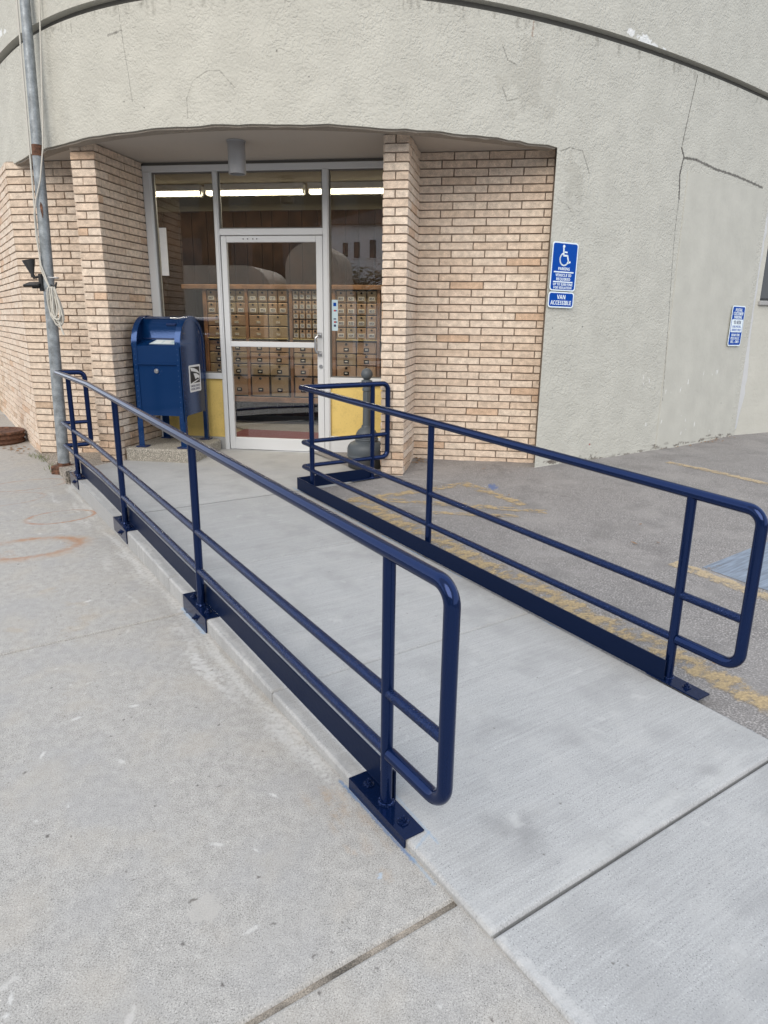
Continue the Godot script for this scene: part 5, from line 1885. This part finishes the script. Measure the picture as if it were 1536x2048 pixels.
# ------------------------------------------------------------------ pole, ropes, lamp on the pole
func build_pole() -> void:
	var base := Vector3(-4.10, 0.17, -6.12)
	var lean := Vector3(0.0335, 1.0, 0.0)
	var at := func(y: float) -> Vector3: return base + lean * (y - 0.17)
	var p := thing("flagpole", "leaning galvanised steel flagpole with rust spots beside the ramp's top end", "pole")
	var st := mb()
	tube(st, [at.call(0.12), at.call(1.35), at.call(2.95), at.call(3.05), at.call(5.2), at.call(7.2)], [0.054, 0.052, 0.046, 0.0445, 0.036, 0.027], 24)
	part("shaft", fin(st), M.galvanised, p)
	st = mb()
	tube(st, [at.call(2.955), at.call(3.045)], [0.0475, 0.0465], 24, false)
	part("rust_band", fin(st), M.rust, p)
	st = mb()
	tube(st, [at.call(0.13), at.call(0.215)], [0.063, 0.061], 24)
	cbox(st, Vector3(-4.20, 0.08, -6.18), Vector3(-4.00, 0.19, -6.04), 0.012)
	part("foot_collar", fin(st), M.rust, p)
	st = mb()
	tube(st, [at.call(1.22) , at.call(1.235)], 0.0535, 24, false)
	part("joint_ring", fin(st), M.galvanised, p)
	st = mb()
	var c: Vector3 = at.call(2.52) + Vector3(0.02, 0, 0.044)
	prism(st, PackedVector2Array([Vector2(0, 0.06), Vector2(0.014, 0.035), Vector2(0.012, -0.04), Vector2(0.004, -0.075), Vector2(-0.008, -0.02), Vector2(-0.012, 0.03)]), c, Vector3.RIGHT, Vector3.UP, 0.003)
	part("rust_spot", fin(st), M.rust, p)
	# halyard
	var h := thing("halyard_rope", "off white halyard rope tied in a bundle on the flagpole", "rope")
	st = mb()
	var left := [at.call(7.1) + Vector3(-0.04, 0, 0.03)]
	for k in 10:
		var y := 6.6 - k * 0.46
		left.append(at.call(y) + Vector3(-0.047 - 0.0012 * k, 0, 0.028))
	left.append(at.call(2.02) + Vector3(-0.03, 0, 0.055))
	left.append(at.call(1.93) + Vector3(0.01, 0, 0.066))
	left.append(at.call(1.84) + Vector3(0.055, 0, 0.062))
	tube(st, left, 0.0075, 8)
	part("line", fin(st), M.rope, h)
	st = mb()
	var right := [at.call(7.1) + Vector3(0.06, 0, 0.03), at.call(4.12) + Vector3(0.158, 0, 0.04), at.call(3.2) + Vector3(0.104, 0, 0.05), at.call(3.0) + Vector3(0.085, 0, 0.052), at.call(2.75) + Vector3(0.04, 0, 0.058), at.call(2.6) + Vector3(-0.012, 0, 0.062), at.call(2.48) + Vector3(-0.05, 0, 0.05), at.call(2.3) + Vector3(-0.054, 0, 0.045), at.call(2.05) + Vector3(-0.018, 0, 0.064), at.call(1.9) + Vector3(0.035, 0, 0.068), at.call(1.78) + Vector3(0.07, 0, 0.055)]
	tube(st, right, 0.0065, 8)
	part("line", fin(st), M.rope, h)
	var g := RandomNumberGenerator.new()
	g.seed = 4
	for k in 11:
		st = mb()
		var x0 := 0.045 + g.randf_range(0.0, 0.05)
		var z0 := 0.04 + g.randf_range(0.0, 0.045)
		var low := g.randf_range(1.50, 1.60)
		var wd := g.randf_range(0.022, 0.05)
		var q := []
		for i in 15:
			var a := TAU * i / 14.0
			var y := lerpf(low, 1.86, (1.0 + cos(a)) / 2.0)
			var fan := 0.4 + 1.1 * clampf((1.86 - y) / 0.3, 0, 1)
			q.append(at.call(y) + Vector3(x0 + sin(a) * wd * fan + (1.86 - y) * 0.12, 0, z0 + 0.012 * sin(a * 2.0 + k)))
		tube(st, q, 0.0065, 7)
		part("coil", fin(st), M.rope, h)
	st = mb()
	tube(st, [at.call(1.58) + Vector3(0.11, 0, 0.07), at.call(1.52) + Vector3(0.13, 0, 0.075), at.call(1.44) + Vector3(0.155, 0, 0.07)], [0.008, 0.007, 0.009], 8)
	part("tail", fin(st), M.rope, h)
	st = mb()
	cbox_e(st, at.call(1.875) + Vector3(0.105, 0, 0.055), Vector3(0.3, 1, 0).normalized(), Vector3(1, -0.3, 0).normalized(), Vector3.BACK, Vector3(0.03, 0.007, 0.007), 0.003)
	cyl(st, at.call(1.88) + Vector3(0.04, 0, 0.03), at.call(1.86) + Vector3(0.10, 0, 0.05), 0.005, 8)
	part("cleat", fin(st), M.black, h)
	# small solar lamp clamped on the pole
	var s := thing("solar_lamp", "black cone shaped solar flag lamp clamped to the pole with its panel", "lamp")
	st = mb()
	var cb: Vector3 = at.call(1.945) + Vector3(-0.115, 0, 0.05)
	var ax := Vector3(-0.16, 1, 0.05).normalized()
	tube(st, [cb, cb + ax * 0.02, cb + ax * 0.022, cb + ax * 0.035, cb + ax * 0.15], [0.018, 0.018, 0.014, 0.018, 0.056], 20)
	part("cone_shade", fin(st), M.black, s)
	st = mb()
	tube(st, [cb + Vector3(0, -0.005, 0), at.call(1.945) + Vector3(-0.03, 0.01, 0.055)], 0.011, 10)
	cbox_e(st, at.call(1.90) + Vector3(-0.043, 0, 0.05), Vector3.RIGHT, Vector3.UP, Vector3.BACK, Vector3(0.016, 0.075, 0.014), 0.004)
	part("bracket_arm", fin(st), M.black, s)
	st = mb()
	var px := Vector3(-0.98, -0.03, 0.1).normalized()
	cbox_e(st, at.call(1.885) + Vector3(-0.11, 0, 0.06), px, Vector3(0, 1, 0.25).normalized(), Vector3(0.1, -0.25, 1).normalized(), Vector3(0.072, 0.010, 0.06), 0.004)
	cbox_e(st, at.call(1.86) + Vector3(-0.075, 0, 0.055), px, Vector3.UP, Vector3.BACK, Vector3(0.045, 0.012, 0.02), 0.004)
	part("solar_panel", fin(st), M.black, s)
	for y in [1.945, 1.832]:
		st = mb()
		tube(st, [at.call(y - 0.007), at.call(y + 0.007)], 0.0525, 24)
		if y > 1.9: tube(st, rounded([at.call(y) + Vector3(0.03, 0, 0.045), at.call(y) + Vector3(0.115, 0.0, 0.04), at.call(y) + Vector3(0.12, -0.005, 0.0), at.call(y) + Vector3(0.05, -0.008, -0.01)], 0.03), 0.004, 6)
		part("hose_clamp", fin(st), M.chrome, s)

# ------------------------------------------------------------------ bollard, rim stand, ceiling can, signs
func build_small_things() -> void:
	var at := Vector3(-1.125, 0.232, -6.46)
	var b := thing("bollard", "grey ornamental bollard with ball top beside the brick pillar", "bollard", at)
	var st := mb()
	lathe(st, [Vector2(0.0, 0.0), Vector2(0.178, 0.0), Vector2(0.178, 0.085), Vector2(0.165, 0.10), Vector2(0.0, 0.10)], 36)
	part("base_ring", fin(st), M.bollard_base, b)
	st = mb()
	lathe(st, [Vector2(0.15, 0.088), Vector2(0.186, 0.100), Vector2(0.190, 0.115), Vector2(0.184, 0.125), Vector2(0.187, 0.14), Vector2(0.186, 0.175), Vector2(0.178, 0.205), Vector2(0.160, 0.228), Vector2(0.132, 0.243), Vector2(0.110, 0.250), Vector2(0.110, 0.262), Vector2(0.116, 0.268), Vector2(0.110, 0.276), Vector2(0.104, 0.279), Vector2(0.108, 0.288), Vector2(0.101, 0.297), Vector2(0.104, 0.308), Vector2(0.098, 0.328), Vector2(0.084, 0.352), Vector2(0.062, 0.372), Vector2(0.050, 0.382), Vector2(0.050, 0.395), Vector2(0.045, 0.402)], 40)
	part("bell", fin(st), M.bollard, b)
	st = mb()
	lathe(st, [Vector2(0.0385, 0.395), Vector2(0.0355, 0.58), Vector2(0.034, 0.722), Vector2(0.041, 0.727), Vector2(0.043, 0.740), Vector2(0.041, 0.752), Vector2(0.034, 0.757), Vector2(0.033, 0.785), Vector2(0.043, 0.80), Vector2(0.053, 0.815), Vector2(0.052, 0.822), Vector2(0.030, 0.832)], 28)
	part("shaft", fin(st), M.bollard, b)
	st = mb()
	for k in 10:
		var a := TAU * k / 10.0
		var d := Vector3(cos(a), 0, sin(a))
		cyl(st, d * 0.034 + Vector3(0, 0.60, 0), d * 0.0325 + Vector3(0, 0.715, 0), 0.0045, 6)
	part("flutes", fin(st), M.bollard, b)
	st = mb()
	var ball := []
	for k in 17:
		var a := -PI / 2 + PI * k / 16.0
		ball.append(Vector2(cos(a) * 0.055, 0.882 + sin(a) * 0.055))
	lathe(st, ball, 28)
	part("ball", fin(st), M.bollard, b)
	# wheel rim stand at the far left
	var rp := Vector3(-5.80, 0.075, -7.42)
	var r := thing("rim_stand", "rusty steel wheel rim used as a foot for a white post", "stand", rp)
	st = mb()
	lathe(st, [Vector2(0.0, 0.0), Vector2(0.31, 0.0), Vector2(0.32, 0.012), Vector2(0.318, 0.03), Vector2(0.295, 0.05), Vector2(0.288, 0.06), Vector2(0.300, 0.075), Vector2(0.300, 0.085), Vector2(0.285, 0.095), Vector2(0.285, 0.115), Vector2(0.302, 0.125), Vector2(0.303, 0.140), Vector2(0.290, 0.155), Vector2(0.292, 0.170), Vector2(0.308, 0.182), Vector2(0.302, 0.20), Vector2(0.285, 0.205), Vector2(0.26, 0.185), Vector2(0.2, 0.175), Vector2(0.0, 0.18)], 40)
	part("rim", fin(st), M.rust, r)
	st = mb()
	cyl(st, Vector3(0.0, 0.17, 0.0), Vector3(-0.035, 1.10, 0.0), 0.030, 16)
	part("post", fin(st), M.white, r)
	st = mb()
	tube(st, rounded([Vector3(-0.05, 1.02, 0.03), Vector3(0.03, 1.10, 0.04), Vector3(0.035, 0.97, 0.04), Vector3(-0.02, 0.93, 0.04)], 0.03), 0.012, 8)
	part("strap", fin(st), M.black, r)
	# cylinder light under the soffit
	var c := thing("ceiling_light", "grey metal cylinder downlight hanging from the soffit above the door", "light", Vector3(-2.245, 3.075, -6.28))
	st = mb()
	lathe(st, [Vector2(0.064, -0.262), Vector2(0.074, -0.262), Vector2(0.075, -0.255), Vector2(0.075, -0.012), Vector2(0.072, 0.0), Vector2(0.0, 0.0)], 32)
	lathe(st, [Vector2(0.0, -0.10), Vector2(0.066, -0.10), Vector2(0.064, -0.262)], 32)
	part("can", fin(st), M.canister, c)
	st = mb()
	lathe(st, [Vector2(0.0, -0.012), Vector2(0.084, -0.012), Vector2(0.086, -0.002), Vector2(0.0, -0.002)], 28)
	part("mounting_plate", fin(st), M.canister, c)

func sign_plate(called: String, label: String, x: float, y: float, w: float, h: float, turn_along: float, tilt := 0.0) -> Array:
	var a := arc_at_x(x)
	var q0 := pv(a - w / 2, 0, 0.0)
	var q1 := pv(a + w / 2, 0, 0.0)
	var dx := (q1 - q0).normalized()
	var n := Vector3(-dx.z, 0, dx.x)
	var c := (q0 + q1) / 2 + n * 0.020 + Vector3.UP * y
	var X := dx.rotated(n, tilt)
	var Yv := n.cross(X)
	var t := thing(called, label, "sign", Vector3.ZERO)
	var st := mb()
	prism(st, round_rect(w, h, 0.028), c, X, Yv, 0.003)
	part("plate", fin(st), M.sign_white, t)
	return [t, c + n * 0.0031, X, Yv, n]

func field(q: Array, cx: float, cy: float, w: float, h: float, r: float, m: Material, lift := 0.0) -> void:
	var st := mb()
	prism(st, round_rect(w, h, r, 4), q[1] + q[2] * cx + q[3] * cy + q[4] * lift, q[2], q[3], 0.0008)
	part("colour_field", fin(st), m, q[0])

func line_of(q: Array, text: String, cy: float, h: float, w: float, m: Material) -> void:
	letters("lettering", text, h, w, q[1] + q[3] * cy + q[4] * 0.0016, q[2], q[4], m, q[0])

func build_signs() -> void:
	var W: Material = M.sign_white
	var B: Material = M.sign_blue
	var q := sign_plate("parking_sign", "tall blue wheelchair parking sign with a fine notice on the stucco", 0.617, 2.085, 0.305, 0.415, 0.0, -0.012)
	field(q, 0.0, 0.0, 0.283, 0.393, 0.02, B)
	var st := mb()
	# wheelchair figure
	var P := func(x: float, y: float) -> Vector3: return q[1] + q[2] * (x - 0.015) + q[3] * (y + 0.075) + q[4] * 0.0012
	var fr := func(pts: Array, wd: float) -> void:
		for i in pts.size() - 1:
			var a: Vector2 = pts[i]; var b: Vector2 = pts[i + 1]
			var d := (b - a).normalized() * wd / 2
			var s := Vector2(-d.y, d.x)
			var p := PackedVector2Array([a - d * 0.6 - s, b + d * 0.6 - s, b + d * 0.6 + s, a - d * 0.6 + s])
			prism(st, p, P.call(0, 0), q[2], q[3], 0.0009)
	fr.call([Vector2(-0.008, 0.082), Vector2(-0.002, 0.02), Vector2(0.043, 0.02), Vector2(0.062, -0.04), Vector2(0.08, -0.032)], 0.015)
	fr.call([Vector2(-0.004, 0.05), Vector2(0.036, 0.048)], 0.012)
	var arc := []
	for k in 17:
		var a := deg_to_rad(118.0 + 225.0 * k / 16.0)
		arc.append(Vector2(0.008 + cos(a) * 0.050, -0.012 + sin(a) * 0.052))
	fr.call(arc, 0.013)
	var hd := PackedVector2Array()
	for k in 14: hd.append(Vector2(-0.006 + cos(TAU * k / 14) * 0.0135, 0.096 + sin(TAU * k / 14) * 0.0135))
	prism(st, hd, P.call(0, 0), q[2], q[3], 0.0009)
	part("wheelchair_symbol", fin(st), W, q[0])
	line_of(q, "PARKING", -0.018, 0.024, 0.135, W)
	field(q, 0.0, -0.046, 0.235, 0.011, 0.002, W, 0.0008)
	line_of(q, "VEHICLE ID", -0.073, 0.024, 0.185, W)
	line_of(q, "REQUIRED", -0.107, 0.024, 0.165, W)
	field(q, 0.0, -0.130, 0.235, 0.010, 0.002, W, 0.0008)
	line_of(q, "UP TO $200 FINE", -0.152, 0.021, 0.232, W)
	line_of(q, "FOR VIOLATION", -0.180, 0.021, 0.215, W)
	q = sign_plate("parking_sign", "small blue van accessible sign right under the wheelchair sign", 0.612, 1.800, 0.305, 0.138, 0.0, -0.012)
	field(q, 0.0, 0.0, 0.283, 0.116, 0.02, B)
	line_of(q, "VAN", 0.024, 0.036, 0.10, W)
	line_of(q, "ACCESSIBLE", -0.026, 0.036, 0.245, W)
	q = sign_plate("parking_sign", "blue and white postal customer ten minute parking sign at the right", 2.822, 1.585, 0.315, 0.452, 0.0, -0.01)
	field(q, 0.0, 0.0, 0.290, 0.427, 0.02, B)
	field(q, 0.0, 0.002, 0.272, 0.145, 0.014, W, 0.0008)
	line_of(q, "POSTAL", 0.178, 0.034, 0.165, W)
	line_of(q, "CUSTOMER", 0.138, 0.034, 0.235, W)
	line_of(q, "PARKING", 0.098, 0.034, 0.185, W)
	var dk: Material = M.navy_print
	line_of(q, "10 MIN", 0.040, 0.040, 0.18, dk)
	line_of(q, "FOR POSTAL", -0.008, 0.025, 0.205, B)
	line_of(q, "SERVICE ONLY", -0.045, 0.025, 0.225, B)
	line_of(q, "$50.00  FINE", -0.102, 0.028, 0.20, W)
	line_of(q, "TITLE 18 U.S.C.", -0.140, 0.028, 0.22, W)
	line_of(q, "SEC. - 3061", -0.178, 0.028, 0.20, W)

# ------------------------------------------------------------------ litter, weeds and the far side of the street
func build_litter() -> void:
	var g := RandomNumberGenerator.new()
	g.seed = 12
	var st := mb()
	for k in 90:
		var p := Vector3(g.randf_range(-5.75, -5.0), 0, 0)
		var d := g.randf_range(0.0, 1.0)
		p = Vector3(-5.0 - d * 1.0, 0, -7.0 - d * 0.85) + Vector3(g.randfn(0, 0.06), 0, 0.10 + absf(g.randfn(0, 0.10)))
		leaf(st, p + Vector3(0, walk_y(p) + 0.008, 0), g, 0.035)
	for k in 40:
		var p := Vector3(-0.70 + g.randf_range(0, 0.04) + absf(g.randfn(0, 0.06)), 0, -6.83 + absf(g.randfn(0, 0.12)))
		leaf(st, p + Vector3(0, lot_y(p) + 0.012, 0), g, 0.03)
	for k in 50:
		var x := g.randf_range(1.9, 3.0)
		var q := pv(arc_at_x(x), 0, 0.03 + absf(g.randfn(0, 0.05)))
		leaf(st, q + Vector3(0, lot_y(q) + 0.014, 0), g, 0.025)
	for k in 26:
		var p := sw(g.randf_range(1.2, 4.8), g.randf_range(2.8, 6.5), 0)
		leaf(st, p + Vector3(0, lot_y(p) + 0.014, 0), g, 0.028)
	var l := part("leaf_litter", fin(st), M.dry_leaf, self)
	tag(l, "scattered dry brown leaves and scraps along the wall feet", "leaves", "", "stuff")
	st = mb()
	for q in [[-4.72, -6.66, 0.13], [-4.58, -6.52, 0.09], [-4.30, -6.22, 0.10], [-4.22, -6.12, 0.06], [-4.85, -6.72, 0.07]]:
		for k in int(260 * q[2]):
			var a := g.randf() * TAU
			var b := Vector3(q[0] + g.randfn(0, 0.03), 0, q[1] + g.randfn(0, 0.03))
			b.y = walk_y(b) + 0.01
			var up := Vector3(cos(a) * 0.5, g.randf_range(0.5, 1.1), sin(a) * 0.5) * g.randf_range(0.03, 0.07)
			var s := Vector3(-sin(a), 0, cos(a)) * 0.0025
			quad(st, b - s, b + s, b + up + s * 0.3, b + up - s * 0.3)
	var w := part("weeds", fin(st), M.grass, self)
	tag(w, "tufts of thin green weeds in the crack by the pole", "grass", "", "stuff")

func leaf(st: SurfaceTool, p: Vector3, g: RandomNumberGenerator, size: float) -> void:
	var a := g.randf() * TAU
	var L := size * g.randf_range(0.3, 1.0)
	var u := Vector3(cos(a), g.randf_range(-0.15, 0.3), sin(a)) * L
	var v := Vector3(-sin(a), g.randf_range(-0.2, 0.4), cos(a)) * L * g.randf_range(0.25, 0.5)
	quad(st, p - u, p + v, p + u, p - v)

func house(called: String, label: String, o: Vector3, w: float, d: float, h: float, rh: float, wins: Array, wallm: Material) -> void:
	var t := thing(called, label, "house", o)
	var st := mb()
	box(st, Vector3(0, 0, 0), Vector3(w, h, d))
	part("wall", fin(st), wallm, t)
	st = mb()
	var e := 0.35
	prism(st, PackedVector2Array([Vector2(-e, h - 0.1), Vector2(w + e, h - 0.1), Vector2(w / 2, h + rh)]), Vector3(0, 0, -e), Vector3.RIGHT, Vector3.UP, d + 2 * e)
	part("roof", fin(st), M.roof_grey, t)
	for q in wins:
		st = mb()
		cbox(st, Vector3(q[0] - 0.08, q[1] - 0.08, -0.06), Vector3(q[0] + q[2] + 0.08, q[1] + q[3] + 0.08, 0.0), 0.01)
		var win := part("window", fin(st), M.white, t)
		st = mb()
		box(st, Vector3(q[0], q[1], -0.075), Vector3(q[0] + q[2], q[1] + q[3], -0.061))
		part("pane", fin(st), M.dark_glass, win)

func delivery_van(called: String, label: String, o: Vector3, L: float, H: float) -> void:
	var t := thing(called, label, "van", o, "vans parked across the street")
	var st := mb()
	var cr := minf(0.75, L * 0.45)
	var body := PackedVector2Array([Vector2(0.0, 0.45), Vector2(L, 0.45)])
	for k in 9:
		var a := PI / 2 * k / 8.0
		body.append(Vector2(L - cr + cos(a) * cr, H - cr + sin(a) * cr))
	for k in 9:
		var a := PI / 2 + PI / 2 * k / 8.0
		body.append(Vector2(cr + cos(a) * cr, H - cr + sin(a) * cr))
	prism(st, body, Vector3.ZERO, Vector3.RIGHT, Vector3.UP, 2.0)
	part("body", fin(st), M.van_cream, t)
	for x in ([0.8, L - 0.8] if L > 2.0 else [0.4, L - 0.4]):
		for z in [0.02, 1.78]:
			st = mb()
			tube(st, [Vector3(x, 0.36, z), Vector3(x, 0.36, z + 0.2)], 0.36, 20)
			var w := part("wheel", fin(st), M.black, t)
			st = mb()
			tube(st, [Vector3(x, 0.36, z - 0.012), Vector3(x, 0.36, z + 0.21)], 0.2, 16)
			part("hub", fin(st), M.chrome, w)
	st = mb()
	cbox(st, Vector3(0.05, 0.5, -0.03), Vector3(L - 0.05, 0.62, 0.0), 0.01)
	part("bumper_strip", fin(st), M.chrome, t)
	st = mb()
	cbox(st, Vector3(maxf(L - 1.3, 0.2), 1.25, -0.012), Vector3(L - 0.25, 1.95, 0.0), 0.006)
	part("cab_window", fin(st), M.dark_glass, t)

func build_across_street() -> void:
	house("white_house", "white two storey house across the street, mirrored in the right pane", Vector3(-9.2, -0.17, 24.0), 13.0, 9.0, 6.7, 1.2, [[1.25, 5.0, 0.28, 0.7], [1.85, 4.95, 0.32, 0.8], [2.7, 4.95, 0.34, 0.9], [6.0, 4.3, 0.9, 1.5], [9.0, 4.3, 0.9, 1.5], [2.0, 1.1, 1.0, 1.5], [6.0, 1.1, 1.0, 1.5], [9.0, 1.1, 1.0, 1.5]], M.house_white)
	var bk := thing("brown_building", "tall dark brown building rising behind the white house across the street", "building", Vector3(-32.0, -0.17, 36.0))
	var bs := mb()
	box(bs, Vector3(0, 0, 0), Vector3(44.0, 12.5, 12.0))
	part("wall", fin(bs), M.brown_wall, bk)
	bs = mb()
	box(bs, Vector3(-0.3, 12.5, -0.3), Vector3(44.3, 13.0, 12.3))
	part("parapet", fin(bs), M.roof_grey, bk)
	for fx in 11:
		for fy in 3:
			bs = mb()
			box(bs, Vector3(2.0 + fx * 3.8, 1.6 + fy * 3.7, -0.05), Vector3(3.6 + fx * 3.8, 3.6 + fy * 3.7, 0.0))
			part("window", fin(bs), M.dark_glass, bk)
	house("gabled_house", "small pale gabled house across the street", Vector3(-5.2, -0.17, 15.5), 4.2, 5.0, 2.7, 1.4, [[0.7, 1.0, 0.8, 1.2], [2.4, 1.0, 0.8, 1.2]], M.house_white)
	delivery_van("delivery_van", "cream delivery van parked across the street, mirrored left in the door glass", Vector3(-9.6, -0.17, 4.6), 3.75, 3.15)
	delivery_van("delivery_van", "taller narrow cream van standing end on across the street beside the other van", Vector3(-5.55, -0.17, 4.9), 1.45, 3.75)
	var t := thing("street_tree", "small pale leaved tree across the street before the white house", "tree", Vector3(-4.9, 0.35, 12.5))
	var st := mb()
	tube(st, [Vector3(0, -0.52, 0), Vector3(0.05, 1.2, 0), Vector3(0.0, 2.4, 0.05)], [0.13, 0.10, 0.07], 10)
	part("trunk", fin(st), M.bark, t)
	var g := RandomNumberGenerator.new()
	g.seed = 8
	st = mb()
	var lv := mb()
	for k in 16:
		var a := TAU * k / 16.0 * 2.4
		var el := g.randf_range(0.2, 1.1)
		var b := Vector3(0, g.randf_range(1.6, 2.4), 0)
		var e := b + Vector3(cos(a) * cos(el), sin(el), sin(a) * cos(el)) * g.randf_range(0.9, 1.7)
		tube(st, [b, b.lerp(e, 0.5) + Vector3(0, 0.1, 0), e], [0.04, 0.025, 0.008], 6)
		for i in 90:
			var p := b.lerp(e, g.randf_range(0.35, 1.1)) + Vector3(g.randfn(0, 0.22), g.randfn(0, 0.2), g.randfn(0, 0.22))
			leaf(lv, p, g, 0.19)
	part("limb", fin(st), M.bark, t)
	var cr := part("crown", fin(lv), M.leaf, t)
	cr.set_meta("kind", "stuff")

# ------------------------------------------------------------------
func _ready() -> void:
	rng.seed = 20
	var cam := Camera3D.new()
	cam.name = "camera"
	add_child(cam)
	cam.transform = Transform3D(Basis(Vector3(0.9889, 0.011297, -0.148156), Vector3(-0.050583, 0.963143, -0.26419), Vector3(0.139711, 0.268752, 0.953023)), Vector3(0, 1.6, 0))
	cam.fov = 73.467
	cam.near = 0.05
	cam.far = 400.0
	cam.current = true
	var sky := ProceduralSkyMaterial.new()
	sky.sky_top_color = Color(0.82, 0.88, 0.965)
	sky.sky_horizon_color = Color(0.96, 0.98, 1.0)
	sky.sky_curve = 0.3
	sky.ground_bottom_color = Color(0.35, 0.34, 0.33)
	sky.ground_horizon_color = Color(0.6, 0.6, 0.6)
	sky.energy_multiplier = 1.0
	var env := Environment.new()
	env.background_mode = Environment.BG_SKY
	env.sky = Sky.new()
	env.sky.sky_material = sky
	env.tonemap_mode = Environment.TONE_MAPPER_LINEAR
	env.tonemap_exposure = 1.67
	env.sdfgi_enabled = true
	env.ssao_enabled = true
	env.ssil_enabled = true
	var we := WorldEnvironment.new()
	we.name = "world_environment"
	we.environment = env
	add_child(we)
	var sun := DirectionalLight3D.new()
	sun.name = "sun"
	sun.light_energy = 0.5
	sun.light_color = Color(1.0, 0.98, 0.955)
	sun.light_angular_distance = 50.0
	sun.shadow_enabled = true
	add_child(sun)
	sun.rotation_degrees = Vector3(-36, -12, 0)
	build_path()
	make_materials()
	build_ground()
	build_building()
	build_brickwork()
	build_storefront()
	build_lobby()
	build_boxes()
	build_left_rail()
	build_right_rail()
	build_mailbox()
	build_pole()
	build_small_things()
	build_signs()
	build_litter()
	build_across_street()
